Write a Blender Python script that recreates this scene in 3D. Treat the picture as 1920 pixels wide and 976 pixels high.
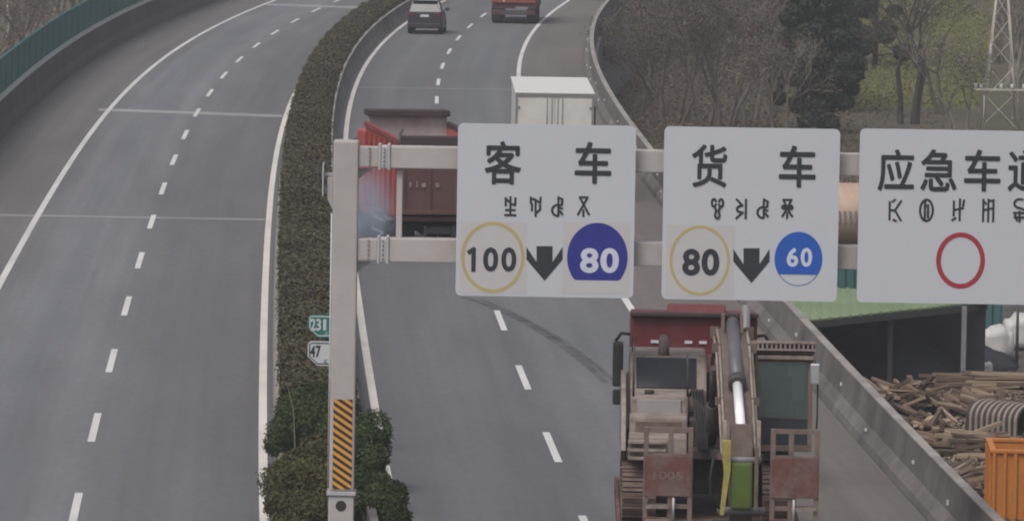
import bpy, bmesh, math, random
import numpy as np
from mathutils import Vector, Matrix
R = math.radians
random.seed(7); rng = np.random.default_rng(7)
scene = bpy.context.scene
for o in list(bpy.data.objects): bpy.data.objects.remove(o)
C = scene.collection

# ------------------------------------------------------------------ camera
F_PX, CAM_H, PITCH, ROLL = 11375.6, 15.0536, R(4.7246), R(-0.9368)
cd = bpy.data.cameras.new('camera'); cam = bpy.data.objects.new('camera', cd); C.objects.link(cam)
cd.sensor_fit = 'HORIZONTAL'; cd.sensor_width = 36.0; cd.lens = 36.0 * F_PX / 1920.0
cd.clip_start = 1.0; cd.clip_end = 6000.0
_R, _U, _F = Vector((1, 0, 0)), Vector((0, math.sin(PITCH), math.cos(PITCH))), Vector((0, math.cos(PITCH), -math.sin(PITCH)))
_e1 = _R * math.cos(ROLL) - _U * math.sin(ROLL); _e2 = _R * math.sin(ROLL) + _U * math.cos(ROLL)
_m = Matrix((_e1, _e2, -_F)).transposed().to_4x4(); _m.translation = Vector((0, 0, CAM_H))
cam.matrix_world = _m
scene.camera = cam

# ------------------------------------------------------------------ world, sun, exposure
SUN_EL, SUN_AZ = R(57), R(-148)          # azimuth from +Y towards +X
w = bpy.data.worlds.new('World'); scene.world = w; w.use_nodes = True
nt = w.node_tree; nt.nodes.clear()
sky = nt.nodes.new('ShaderNodeTexSky'); sky.sky_type = 'NISHITA'; sky.sun_disc = False
sky.sun_elevation = SUN_EL; sky.sun_rotation = SUN_AZ; sky.air_density = 1.0; sky.dust_density = 6.0; sky.ozone_density = 0.6
hs = nt.nodes.new('ShaderNodeHueSaturation'); hs.inputs['Saturation'].default_value = 0.55
bg = nt.nodes.new('ShaderNodeBackground'); bg.inputs['Strength'].default_value = 0.12
ow = nt.nodes.new('ShaderNodeOutputWorld')
nt.links.new(sky.outputs[0], hs.inputs['Color']); nt.links.new(hs.outputs[0], bg.inputs['Color']); nt.links.new(bg.outputs[0], ow.inputs['Surface'])
sl = bpy.data.lights.new('sun', 'SUN'); sl.energy = 1.2; sl.angle = R(24); sl.color = (1.0, 0.965, 0.94)
so_ = bpy.data.objects.new('sun', sl); C.objects.link(so_)
_d = Vector((math.sin(SUN_AZ) * math.cos(SUN_EL), math.cos(SUN_AZ) * math.cos(SUN_EL), math.sin(SUN_EL)))
so_.rotation_euler = _d.to_track_quat('Z', 'Y').to_euler()
so_.location = (-60, 100, 80)
vs = scene.view_settings; vs.view_transform = 'Standard'; vs.look = 'None'; vs.gamma = 1.0; vs.use_curve_mapping = False
vs.exposure = 0.0
scene.render.engine = 'CYCLES'; scene.cycles.use_denoising = True
scene.cycles.pixel_filter_type = 'BLACKMAN_HARRIS'; scene.cycles.filter_width = 2.0
scene.cycles.max_bounces = 6; scene.cycles.volume_bounces = 1

# ------------------------------------------------------------------ photo pixel -> direction (1920 x 976 frame)
def ray(px, py, z=None, D=None):
    a = (px - 960) / F_PX; b = (488 - py) / F_PX
    u = a * math.cos(ROLL) + b * math.sin(ROLL); v = -a * math.sin(ROLL) + b * math.cos(ROLL)
    d = _R * u + _U * v + _F
    t = (z - CAM_H) / d.z if z is not None else D / d.y
    return Vector((0, 0, CAM_H)) + d * t

# ------------------------------------------------------------------ the road's course (s along, off to the right of the left dashes)
def heading(s):
    s = min(max(s, 50.0), 470.0); u = (s - 100) / 100
    return R(-2.9687 + 2.37*u - 3.1506*u**2 + 2.0746*u**3 - .3352*u**4)
_S = np.arange(-60, 1400.1, 0.5); _h = np.array([heading(s) for s in _S])
_x = np.cumsum(np.sin(_h) * .5); _y = np.cumsum(np.cos(_h) * .5)
_i = int(np.argmin(abs(_S - 80))); _x = _x - _x[_i] - 6.5193; _y = _y - _y[_i] + 80.0
def pos(s, off, z=0.0):
    x = float(np.interp(s, _S, _x)); y = float(np.interp(s, _S, _y)); t = heading(s)
    return Vector((x + off * math.cos(t), y - off * math.sin(t), z))

# ------------------------------------------------------------------ materials
MATS = {}
def mat(name, col, rough=0.7, var=0.12, scale=3.0, bump=0.0, metal=0.0, dirt=None, dirt_amt=0.5, dirt_scale=1.2, spec=0.4):
    if name in MATS: return MATS[name]
    m = bpy.data.materials.new(name); m.use_nodes = True; n = m.node_tree; b = n.nodes['Principled BSDF']
    b.inputs['Roughness'].default_value = rough; b.inputs['Metallic'].default_value = metal
    b.inputs['Specular IOR Level'].default_value = spec
    tc = n.nodes.new('ShaderNodeTexCoord')
    nz = n.nodes.new('ShaderNodeTexNoise'); nz.inputs['Scale'].default_value = scale; nz.inputs['Detail'].default_value = 6; nz.inputs['Roughness'].default_value = .65
    n.links.new(tc.outputs['Object'], nz.inputs['Vector'])
    cr = n.nodes.new('ShaderNodeValToRGB')
    cr.color_ramp.elements[0].position = .3; cr.color_ramp.elements[1].position = .7
    cr.color_ramp.elements[0].color = [c * (1 - var) for c in col] + [1]; cr.color_ramp.elements[1].color = [min(1, c * (1 + var)) for c in col] + [1]
    n.links.new(nz.outputs['Fac'], cr.inputs['Fac']); out = cr.outputs['Color']
    if dirt:
        d = n.nodes.new('ShaderNodeTexNoise'); d.inputs['Scale'].default_value = dirt_scale; d.inputs['Detail'].default_value = 8; d.inputs['Roughness'].default_value = .7
        n.links.new(tc.outputs['Object'], d.inputs['Vector'])
        r2 = n.nodes.new('ShaderNodeValToRGB'); r2.color_ramp.elements[0].position = .42; r2.color_ramp.elements[1].position = .66
        r2.color_ramp.elements[0].color = (0, 0, 0, 1); r2.color_ramp.elements[1].color = (dirt_amt,) * 3 + (1,)
        n.links.new(d.outputs['Fac'], r2.inputs['Fac'])
        mx = n.nodes.new('ShaderNodeMix'); mx.data_type = 'RGBA'
        n.links.new(r2.outputs['Color'], mx.inputs['Factor']); n.links.new(out, mx.inputs['A']); mx.inputs['B'].default_value = (*dirt, 1)
        out = mx.outputs['Result']
    n.links.new(out, b.inputs['Base Color'])
    if bump:
        bp = n.nodes.new('ShaderNodeBump'); bp.inputs['Strength'].default_value = bump; bp.inputs['Distance'].default_value = .02
        nb = n.nodes.new('ShaderNodeTexNoise'); nb.inputs['Scale'].default_value = scale * 8; nb.inputs['Detail'].default_value = 4
        n.links.new(tc.outputs['Object'], nb.inputs['Vector']); n.links.new(nb.outputs['Fac'], bp.inputs['Height']); n.links.new(bp.outputs['Normal'], b.inputs['Normal'])
    MATS[name] = m; return m

def leafmat(name, c0, c1, scale=.6, trans=.15):
    """foliage: each leaf face takes its tone from a noise in the plant's own space and a per-leaf random value"""
    m = bpy.data.materials.new(name); m.use_nodes = True; n = m.node_tree; b = n.nodes['Principled BSDF']
    b.inputs['Roughness'].default_value = .75; b.inputs['Specular IOR Level'].default_value = .2
    at = n.nodes.new('ShaderNodeAttribute'); at.attribute_name = 'leaf'
    tc = n.nodes.new('ShaderNodeTexCoord'); nz = n.nodes.new('ShaderNodeTexNoise'); nz.inputs['Scale'].default_value = scale; nz.inputs['Detail'].default_value = 3
    n.links.new(tc.outputs['Object'], nz.inputs['Vector'])
    ad = n.nodes.new('ShaderNodeMath'); ad.operation = 'MULTIPLY_ADD'; ad.inputs[1].default_value = .5
    n.links.new(at.outputs['Fac'], ad.inputs[0]); n.links.new(nz.outputs['Fac'], ad.inputs[2])
    cr = n.nodes.new('ShaderNodeValToRGB'); cr.color_ramp.elements[0].position = .42; cr.color_ramp.elements[1].position = .98
    cr.color_ramp.elements[0].color = (*c0, 1); cr.color_ramp.elements[1].color = (*c1, 1)
    n.links.new(ad.outputs[0], cr.inputs['Fac']); n.links.new(cr.outputs['Color'], b.inputs['Base Color'])
    MATS[name] = m; return m

def glassmat(name, tint, fac=.35):
    m = bpy.data.materials.new(name); m.use_nodes = True; n = m.node_tree; n.nodes.clear()
    o = n.nodes.new('ShaderNodeOutputMaterial'); t = n.nodes.new('ShaderNodeBsdfTransparent'); t.inputs[0].default_value = (*tint, 1)
    g = n.nodes.new('ShaderNodeBsdfGlossy'); g.inputs['Roughness'].default_value = .08; g.inputs[0].default_value = (.6, .65, .68, 1)
    d = n.nodes.new('ShaderNodeBsdfDiffuse'); d.inputs[0].default_value = (.12, .16, .16, 1)
    m1 = n.nodes.new('ShaderNodeMixShader'); m1.inputs[0].default_value = .12; m2 = n.nodes.new('ShaderNodeMixShader'); m2.inputs[0].default_value = fac
    n.links.new(t.outputs[0], m1.inputs[1]); n.links.new(g.outputs[0], m1.inputs[2]); n.links.new(m1.outputs[0], m2.inputs[1]); n.links.new(d.outputs[0], m2.inputs[2]); n.links.new(m2.outputs[0], o.inputs[0])
    MATS[name] = m; return m

def roadmat(name, stops, seed):
    """asphalt: tone across the carriageway from UV.x (metres of offset), mottling, fine grain, repaired bands"""
    m = bpy.data.materials.new(name); m.use_nodes = True; n = m.node_tree; b = n.nodes['Principled BSDF']; L = n.links.new
    b.inputs['Roughness'].default_value = .82; b.inputs['Specular IOR Level'].default_value = .35
    uv = n.nodes.new('ShaderNodeUVMap'); uv.uv_map = 'road'
    sp = n.nodes.new('ShaderNodeSeparateXYZ'); L(uv.outputs[0], sp.inputs[0])
    wob = n.nodes.new('ShaderNodeTexNoise'); wob.inputs['Scale'].default_value = .045; wob.inputs['Detail'].default_value = 2
    mp = n.nodes.new('ShaderNodeMapping'); mp.inputs['Location'].default_value = (seed, seed, 0); L(uv.outputs[0], mp.inputs[0]); L(mp.outputs[0], wob.inputs['Vector'])
    a = n.nodes.new('ShaderNodeMath'); a.operation = 'MULTIPLY_ADD'; a.inputs[1].default_value = 1.6; L(wob.outputs['Fac'], a.inputs[0]); L(sp.outputs['X'], a.inputs[2])
    mr = n.nodes.new('ShaderNodeMapRange'); mr.inputs['From Min'].default_value = -8 + .8; mr.inputs['From Max'].default_value = 18 + .8; L(a.outputs[0], mr.inputs['Value'])
    cr = n.nodes.new('ShaderNodeValToRGB'); L(mr.outputs[0], cr.inputs['Fac'])
    els = cr.color_ramp.elements
    els[0].position = (stops[0][0] + 8) / 26; els[0].color = (*stops[0][1], 1); els[1].position = (stops[-1][0] + 8) / 26; els[1].color = (*stops[-1][1], 1)
    for o, c in stops[1:-1]: e = els.new((o + 8) / 26); e.color = (*c, 1)
    def noise(sx, sy, detail, lo, hi):
        q = n.nodes.new('ShaderNodeMapping'); q.inputs['Scale'].default_value = (sx, sy, 1); q.inputs['Location'].default_value = (seed * 3, 0, 0); L(uv.outputs[0], q.inputs[0])
        z = n.nodes.new('ShaderNodeTexNoise'); z.inputs['Scale'].default_value = 1; z.inputs['Detail'].default_value = detail; z.inputs['Roughness'].default_value = .6; L(q.outputs[0], z.inputs['Vector'])
        r = n.nodes.new('ShaderNodeMapRange'); r.inputs['From Min'].default_value = .3; r.inputs['From Max'].default_value = .7; r.inputs['To Min'].default_value = lo; r.inputs['To Max'].default_value = hi; L(z.outputs['Fac'], r.inputs['Value'])
        return r.outputs[0]
    f = noise(.5, .05, 5, .90, 1.10)
    for g in (noise(.12, .02, 3, .93, 1.07), noise(6, 1.2, 6, .93, 1.07), noise(1.6, .012, 3, .90, 1.10)):
        q = n.nodes.new('ShaderNodeMath'); q.operation = 'MULTIPLY'; L(f, q.inputs[0]); L(g, q.inputs[1]); f = q.outputs[0]
    vm = n.nodes.new('ShaderNodeVectorMath'); vm.operation = 'SCALE'; L(cr.outputs['Color'], vm.inputs[0]); L(f, vm.inputs['Scale'])
    L(vm.outputs[0], b.inputs['Base Color'])
    MATS[name] = m; return m

# ------------------------------------------------------------------ mesh helpers
class MB:
    def __init__(s): s.bm = bmesh.new()
    def face(s, vs):
        try: return s.bm.faces.new([s.bm.verts.new(v) for v in vs])
        except ValueError: return None
    def box(s, x0, x1, y0, y1, z0, z1, bev=0.0, mtx=None):
        b = bmesh.new(); bmesh.ops.create_cube(b, size=1)
        for v in b.verts: v.co = Vector((x0 + (v.co.x + .5) * (x1 - x0), y0 + (v.co.y + .5) * (y1 - y0), z0 + (v.co.z + .5) * (z1 - z0)))
        if bev: bmesh.ops.bevel(b, geom=list(b.edges), offset=bev, segments=2, affect='EDGES', profile=.6)
        return s._add(b, mtx)
    def _add(s, b, mtx=None):
        if mtx is not None: bmesh.ops.transform(b, matrix=mtx, verts=b.verts)
        mp = {v: s.bm.verts.new(v.co) for v in b.verts}
        for f in b.faces:
            try: g = s.bm.faces.new([mp[v] for v in f.verts]); g.smooth = f.smooth
            except ValueError: pass
        b.free(); return s
    def prism(s, poly, axis, a0, a1, bev=0.0, mtx=None):
        """poly: 2-D outline; axis 'x': (y,z) outline run along x; 'y': (x,z); 'z': (x,y)"""
        mk = {'x': lambda p, a: (a, p[0], p[1]), 'y': lambda p, a: (p[0], a, p[1]), 'z': lambda p, a: (p[0], p[1], a)}[axis]
        b = bmesh.new(); A = [b.verts.new(mk(p, a0)) for p in poly]; B = [b.verts.new(mk(p, a1)) for p in poly]; n = len(poly)
        b.faces.new(A); b.faces.new(B[::-1])
        for i in range(n): b.faces.new((A[i], B[i], B[(i + 1) % n], A[(i + 1) % n]))
        bmesh.ops.recalc_face_normals(b, faces=b.faces)
        if bev: bmesh.ops.bevel(b, geom=list(b.edges), offset=bev, segments=2, affect='EDGES', profile=.6)
        return s._add(b, mtx)
    def tube(s, pts, r, n=8, cap=True):
        pts = [Vector(p) for p in pts]; rs = r if isinstance(r, (list, tuple)) else [r] * len(pts); rings = []
        up = None
        for i, p in enumerate(pts):
            t = (pts[min(i + 1, len(pts) - 1)] - pts[max(i - 1, 0)]).normalized()
            if up is None: up = t.orthogonal().normalized()
            a = (up - t * up.dot(t)); a = a.normalized() if a.length > 1e-5 else t.orthogonal().normalized(); up = a; c = t.cross(a)
            rings.append([s.bm.verts.new(p + (a * math.cos(2*math.pi*k/n) + c * math.sin(2*math.pi*k/n)) * rs[i]) for k in range(n)])
        for i in range(len(rings) - 1):
            for k in range(n):
                f = s.bm.faces.new((rings[i][k], rings[i][(k+1) % n], rings[i+1][(k+1) % n], rings[i+1][k])); f.smooth = n > 5
        if cap: s.bm.faces.new(rings[0][::-1]); s.bm.faces.new(rings[-1])
        return s
    def loft(s, secs, closed=True, cap=True, smooth=False):
        rings = [[s.bm.verts.new(v) for v in q] for q in secs]; n = len(rings[0])
        for i in range(len(rings) - 1):
            for k in range(n if closed else n - 1):
                f = s.bm.faces.new((rings[i][k], rings[i][(k+1) % n], rings[i+1][(k+1) % n], rings[i+1][k])); f.smooth = smooth
        if cap and closed: s.bm.faces.new(rings[0][::-1]); s.bm.faces.new(rings[-1])
        return s
    def build(s, name, m, parent=None, recalc=True, loc=None):
        if recalc: bmesh.ops.recalc_face_normals(s.bm, faces=s.bm.faces)
        me = bpy.data.meshes.new(name); s.bm.to_mesh(me); s.bm.free(); me.materials.append(m if not isinstance(m, str) else MATS[m])
        o = bpy.data.objects.new(name, me); C.objects.link(o)
        if parent is not None: o.parent = parent
        if loc is not None: o.location = loc
        return o

def tag(o, label=None, cat=None, group=None, kind=None):
    if label: o['label'] = label
    if cat: o['category'] = cat
    if group: o['group'] = group
    if kind: o['kind'] = kind
    return o
def thing(name, label, cat, loc=(0, 0, 0), rz=0.0, group=None):
    o = bpy.data.objects.new(name, None); C.objects.link(o); o.location = loc; o.rotation_euler = (0, 0, rz); o.empty_display_size = .3
    return tag(o, label, cat, group)
def inst(name, me, parent, loc, rot=(0, 0, 0), sc=(1, 1, 1)):
    o = bpy.data.objects.new(name, me); C.objects.link(o); o.parent = parent; o.location = loc; o.rotation_euler = rot; o.scale = sc; return o

def sweep(mb, prof, s0, s1, step=2.0, closed=True, uv=False):
    n = max(2, int(round((s1 - s0) / step)) + 1); ss = [s0 + (s1 - s0) * i / (n - 1) for i in range(n)]
    rings = [[mb.bm.verts.new(pos(s, o, z)) for o, z in prof] for s in ss]; k = len(prof)
    lay = mb.bm.loops.layers.uv.new('road') if uv else None
    for i in range(n - 1):
        for j in range(k if closed else k - 1):
            f = mb.bm.faces.new((rings[i][j], rings[i][(j+1) % k], rings[i+1][(j+1) % k], rings[i+1][j]))
            if uv:
                for lp, (o, s) in zip(f.loops, ((prof[j][0], ss[i]), (prof[(j+1) % k][0], ss[i]), (prof[(j+1) % k][0], ss[i+1]), (prof[j][0], ss[i+1]))): lp[lay].uv = (o, s)
    if closed: mb.bm.faces.new(rings[0][::-1]); mb.bm.faces.new(rings[-1])
    return mb
def flat(off0, off1, z, s0, s1, step=2.0, uv=False):
    mb = MB(); sweep(mb, [(off0, z), (off1, z)], s0, s1, step, closed=False, uv=uv)
    bmesh.ops.recalc_face_normals(mb.bm, faces=mb.bm.faces)
    if mb.bm.faces[:] and mb.bm.faces[:][0].normal.z < 0: bmesh.ops.reverse_faces(mb.bm, faces=mb.bm.faces)
    return mb

# palette (base colours of the real surfaces)
mat('paint_line', (.60, .59, .58), .7, .05, .25, dirt=(.30, .29, .29), dirt_amt=.35, dirt_scale=.16)
mat('paint_edge', (.64, .61, .57), .7, .05, .2, dirt=(.32, .30, .28), dirt_amt=.4, dirt_scale=.14)
mat('joint', (.29, .29, .29), .8, .2, .35, dirt=(.17, .17, .17), dirt_amt=.7, dirt_scale=.6)
mat('rubber_mark', (.045, .046, .055), .85, .3, 1.4)
mat('concrete', (.30, .28, .26), .85, .12, 1.2, .3, dirt=(.13, .12, .115), dirt_amt=.7, dirt_scale=.5)
mat('concrete_dirty', (.19, .175, .165), .88, .15, 1.5, .3, dirt=(.075, .07, .07), dirt_amt=.75, dirt_scale=.45)
mat('parapet_stain', (.165, .152, .146), .9, .18, 1.1, .3, dirt=(.06, .056, .058), dirt_amt=.8, dirt_scale=.33)
mat('kerb_stone', (.36, .335, .30), .85, .14, 2.0, .2, dirt=(.16, .14, .12), dirt_amt=.7, dirt_scale=1.1)
mat('concrete_light', (.46, .44, .41), .8, .12, 2.0, .2, dirt=(.22, .2, .18), dirt_amt=.5, dirt_scale=1.0)
mat('deck', (.22, .21, .2), .9, .2, .5)
mat('soil', (.10, .082, .062), .95, .3, 1.5, .4)
mat('green_screen', (.020, .125, .120), .6, .10, .3)
mat('galvanised', (.42, .42, .42), .5, .12, 2.0, metal=.3)
mat('gantry_paint', (.43, .405, .395), .55, .06, .9, dirt=(.29, .265, .25), dirt_amt=.5, dirt_scale=.6)
mat('gantry_plate', (.40, .40, .41), .5, .08, 2)
mat('sign_white', (.505, .53, .575), .45, .03, .6, dirt=(.455, .475, .52), dirt_amt=.4, dirt_scale=.5)
mat('sign_patch', (.495, .482, .49), .5, .04, 2.0)
mat('sign_black', (.028, .032, .042), .6, .1)
mat('sign_yellow', (.44, .37, .17), .5, .06)
mat('sign_navy', (.028, .035, .24), .4, .06)
mat('sign_blue', (.02, .10, .43), .4, .06)
mat('sign_digit', (.56, .60, .69), .4, .03)
mat('sign_red', (.34, .035, .05), .45, .08)
mat('stripe_black', (.03, .028, .025), .6, .1)
mat('stripe_yellow', (.62, .30, .055), .5, .08)
mat('km_green', (.02, .16, .14), .45, .05)
mat('km_white', (.52, .54, .55), .45, .05)
mat('black_rubber', (.022, .022, .024), .8, .2, 6)
mat('steel_dark', (.06, .058, .06), .6, .2, 4)
mat('steel_grey', (.20, .20, .21), .5, .15, 3)
mat('rod_bright', (.85, .86, .88), .3, .03, 3)
mat('cylinder_grey', (.115, .115, .13), .45, .12, 3); mat('boom_brown', (.10, .072, .062), .75, .2, 2.0, .2, dirt=(.20, .16, .135), dirt_amt=.5, dirt_scale=2.2)
mat('chrome', (.75, .76, .78), .18, .03, 3, metal=.8)
mat('white_paint', (.66, .65, .63), .5, .05, 1.2, dirt=(.48, .46, .43), dirt_amt=.4)
mat('lamp_red', (.12, .015, .018), .35, .1)
mat('dusty_beige', (.285, .24, .21), .78, .15, 2.0, .3, dirt=(.11, .085, .072), dirt_amt=.75, dirt_scale=2.2)
mat('lamp_amber', (.55, .25, .05), .3, .1)
mat('plate_white', (.55, .56, .58), .5, .05)

# ------------------------------------------------------------------ the setting: ground, deck, carriageways
YARD = -5.0
def ground_mat():
    m = bpy.data.materials.new('ground'); m.use_nodes = True; n = m.node_tree; b = n.nodes['Principled BSDF']; L = n.links.new
    b.inputs['Roughness'].default_value = .95; b.inputs['Specular IOR Level'].default_value = .15
    tc = n.nodes.new('ShaderNodeTexCoord')
    def nz(sc, det): 
        z = n.nodes.new('ShaderNodeTexNoise'); z.inputs['Scale'].default_value = sc; z.inputs['Detail'].default_value = det; z.inputs['Roughness'].default_value = .65; L(tc.outputs['Object'], z.inputs['Vector']); return z.outputs['Fac']
    r1 = n.nodes.new('ShaderNodeValToRGB'); L(nz(.35, 8), r1.inputs['Fac'])
    r1.color_ramp.elements[0].position = .3; r1.color_ramp.elements[0].color = (.055, .045, .036, 1); r1.color_ramp.elements[1].position = .72; r1.color_ramp.elements[1].color = (.15, .125, .10, 1)
    r2 = n.nodes.new('ShaderNodeValToRGB'); L(nz(.06, 4), r2.inputs['Fac']); r2.color_ramp.elements[0].position = .45; r2.color_ramp.elements[1].position = .6
    mx = n.nodes.new('ShaderNodeMix'); mx.data_type = 'RGBA'; L(r2.outputs[0], mx.inputs['Factor']); L(r1.outputs[0], mx.inputs['A']); mx.inputs['B'].default_value = (.085, .083, .045, 1)
    L(mx.outputs['Result'], b.inputs['Base Color']); MATS['ground'] = m
ground_mat()
mb = MB(); mb.face([(-2500, -800, YARD), (2500, -800, YARD), (2500, 4000, YARD), (-2500, 4000, YARD)])
tag(mb.build('ground', 'ground'), kind='structure')

mat('yard_dirt', (.085, .075, .068), .95, .3, 1.2, .5, dirt=(.04, .037, .037), dirt_amt=.8, dirt_scale=.5)
mb = MB(); mb.face([(p.x, p.y, YARD + .01) for p in (ray(1400, 1250, z=YARD), ray(2300, 1250, z=YARD), ray(2300, 470, z=YARD), ray(1250, 470, z=YARD))]); tag(mb.build('yard_ground', 'yard_dirt'), kind='structure')
mb = MB(); sweep(mb, [(-7.75, -.03), (17.75, -.03), (17.75, -5.2), (-7.75, -5.2)], -50, 1000, 3.0)
tag(mb.build('viaduct_deck', 'deck'), kind='structure')

LC = [(-8, (.128, .121, .118)), (-4.6, (.132, .126, .124)), (-3.7, (.130, .128, .130)), (-2.8, (.152, .157, .172)), (-1.7, (.140, .145, .160)), (-.7, (.154, .158, .172)), (.4, (.128, .129, .136)), (2.2, (.120, .120, .125)), (3.6, (.114, .113, .116))]
RC = [(5.9, (.112, .112, .118)), (7.0, (.122, .124, .132)), (8.3, (.122, .126, .137)), (9.8, (.114, .117, .125)), (11.0, (.126, .130, .140)), (12.6, (.130, .135, .147)), (13.6, (.120, .117, .119)), (14.4, (.136, .121, .114)), (17.0, (.132, .117, .110))]
roadmat('asphalt_left', LC, 3.1); roadmat('asphalt_right', RC, 11.7)
road_l = tag(flat(-7.02, 3.98, 0.0, -50, 1000, 2.5, uv=True).build('road', 'asphalt_left', recalc=False), kind='structure')
road_r = tag(flat(6.04, 17.02, 0.0, -50, 1000, 2.5, uv=True).build('road', 'asphalt_right', recalc=False), kind='structure')
median = tag(flat(4.18, 5.72, 0.02, -50, 1000, 2.5).build('median_soil', 'soil', recalc=False), kind='structure')

# painted lines
def line(off, wdt, s0, s1, name, parent, m): return flat(off - wdt / 2, off + wdt / 2, .012, s0, s1, 1.5).build(name, m, parent, recalc=False)
line(-3.75, .20, -40, 900, 'edge_line', road_l, 'paint_line'); line(3.76, .19, -40, 900, 'edge_line', road_l, 'paint_edge')
line(6.36, .19, -40, 900, 'edge_line', road_r, 'paint_edge'); line(13.86, .20, -40, 900, 'edge_line', road_r, 'paint_line')
for k in range(-6, 26):
    s = 135.63 + 15 * k - .6
    if s > 20: line(0.0, .165, s - 2.9, s + 2.9, 'lane_dash', road_l, 'paint_line')
for k in range(-6, 26):
    s = 132.47 + 15 * k - .3
    if s > 20: line(10.11, .165, s - 2.9, s + 2.9, 'lane_dash', road_r, 'paint_line')
def joint(parent, o0, o1, s0, s1, wdt, zz=.006):
    mb = MB(); a, b_ = pos(s0, o0, zz), pos(s1, o1, zz); mb.face([a, b_, pos(s1 + wdt, o1, zz), pos(s0 + wdt, o0, zz)]); mb.build('expansion_joint', 'joint', parent, recalc=False)
joint(road_l, -4.2, 3.62, 255.2, 252.6, 1.9); joint(road_l, -6.8, 3.62, 196.8, 196.3, .6); joint(road_l, -3.6, 3.62, 365.5, 362.5, 3.0)
joint(road_r, 6.5, 13.7, 276.5, 276.5, .4)
# skid marks left by the lorry
def skid(pix, wdt, name='skid_mark'):
    P = [ray(a, b, z=.009) for a, b in pix]; mb = MB(); V = []
    N = 40
    t = np.linspace(0, 1, len(P)); tt = np.linspace(0, 1, N)
    cx = np.polyfit(t, [p.x for p in P], 2); cy = np.polyfit(t, [p.y for p in P], 2)
    for q in tt: V.append(Vector((np.polyval(cx, q), np.polyval(cy, q), .009)))
    rows = []
    for i, p in enumerate(V):
        d = (V[min(i+1, N-1)] - V[max(i-1, 0)]).normalized(); nn = Vector((-d.y, d.x, 0)); ww = wdt * (.55 + .45 * math.sin(math.pi * (.12 + .8 * i / N)))
        rows.append((mb.bm.verts.new(p - nn * ww / 2), mb.bm.verts.new(p + nn * ww / 2)))
    for i in range(N - 1): mb.bm.faces.new((rows[i][0], rows[i][1], rows[i+1][1], rows[i+1][0]))
    bmesh.ops.recalc_face_normals(mb.bm, faces=mb.bm.faces)
    return mb.build(name, 'skid', road_r, recalc=False)
def skidmat():
    m = bpy.data.materials.new('skid'); m.use_nodes = True; n = m.node_tree; b = n.nodes['Principled BSDF']; b.inputs['Base Color'].default_value = (.05, .052, .062, 1); b.inputs['Roughness'].default_value = .8
    tc = n.nodes.new('ShaderNodeTexCoord'); z = n.nodes.new('ShaderNodeTexNoise'); z.inputs['Scale'].default_value = 1.1; z.inputs['Detail'].default_value = 5
    r = n.nodes.new('ShaderNodeMapRange'); r.inputs['From Min'].default_value = .3; r.inputs['From Max'].default_value = .7; r.inputs['To Min'].default_value = .05; r.inputs['To Max'].default_value = .5
    n.links.new(tc.outputs['Object'], z.inputs['Vector']); n.links.new(z.outputs['Fac'], r.inputs['Value']); n.links.new(r.outputs[0], b.inputs['Alpha']); MATS['skid'] = m
skidmat()
skid([(866, 556), (960, 590), (1050, 645), (1136, 716)], .27); skid([(900, 560), (985, 597), (1070, 650), (1150, 712)], .18)

# ------------------------------------------------------------------ barriers, screen, hedge
mb = MB(); sweep(mb, [(6.06, 0), (5.99, .12), (5.90, .34), (5.85, .84), (5.69, .84), (5.64, .34), (5.56, 0)], 60, 620, 2.0)
mbar = tag(mb.build('median_barrier', 'concrete_dirty'), 'long grey concrete barrier with pale top rail painting its lit top surface, hedge behind it, beside the lorries', 'barrier')
mb = MB(); sweep(mb, [(5.88, .843), (5.88, .90), (5.72, .90), (5.72, .843)], 134, 620, 2.0); mb.build('top_rail', 'concrete_light', mbar)  # pale rail, with the barrier's lit top put into its colour
mb = MB(); sweep(mb, [(4.02, 0), (4.06, .30), (4.10, .42), (4.24, .42), (4.26, 0)], 60, 620, 2.0)
tag(mb.build('median_kerb', 'kerb_stone'), 'low pale concrete kerb overgrown by the hedge, beside the empty carriageway', 'kerb')
mb = MB(); sweep(mb, [(17.04, 0), (17.08, .16), (17.26, .38), (17.34, 1.0), (17.52, 1.0), (17.6, -.4), (17.04, -.4)], 60, 620, 2.0)
par = tag(mb.build('parapet', 'parapet_stain'), 'stained grey concrete parapet between the hard shoulder and the timber yard', 'parapet')
mb = MB(); sweep(mb, [(17.33, 1.003), (17.33, 1.04), (17.53, 1.04), (17.53, 1.003)], 60, 620, 2.0); mb.build('coping', 'concrete', par)
mbr = MB(); mbr.box(-.025, .025, -.02, .02, 0, .11, .008); mref = mbr.build('reflector', 'plate_white', par)
mref.location = pos(118, 17.20, .55)
for k in range(1, 32):
    s = 118 + 7.3 * k + random.uniform(-2.5, 2.5); inst('reflector', mref.data, par, pos(s, 17.22 if k % 2 else 17.14, .62 if k % 2 else .3), (0, 0, -heading(s)), (1, 1, random.uniform(.6, 1.1)))

mb = MB(); sweep(mb, [(-7.0, 0), (-7.06, .3), (-7.14, .55), (-7.16, 1.5), (-7.40, 1.5), (-7.44, -.4), (-7.0, -.4)], 60, 620, 2.0)
mat('concrete_dark', (.115, .105, .115), .85, .15, .8, .2, dirt=(.06, .055, .06), dirt_amt=.6, dirt_scale=.4)  # dark purplish grey concrete of the wall face
lb = tag(mb.build('noise_barrier', 'concrete_dark'), 'dark concrete wall topped with green screen panels along the empty carriageway', 'noise barrier')
mb = MB(); sweep(mb, [(-7.08, 1.45), (-7.08, 1.60), (-7.42, 1.60), (-7.42, 1.503), (-7.155, 1.503), (-7.155, 1.45)], 60, 620, 2.0); mb.build('top_rail', 'km_white', lb)
mbp = MB(); mbp.box(-.04, .04, -1.96, 1.96, 0, 1.38, .02)
mbp.box(.04, .055, -1.94, 1.94, .02, .09); mbp.box(.04, .055, -1.94, 1.94, 1.28, 1.35)
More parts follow.
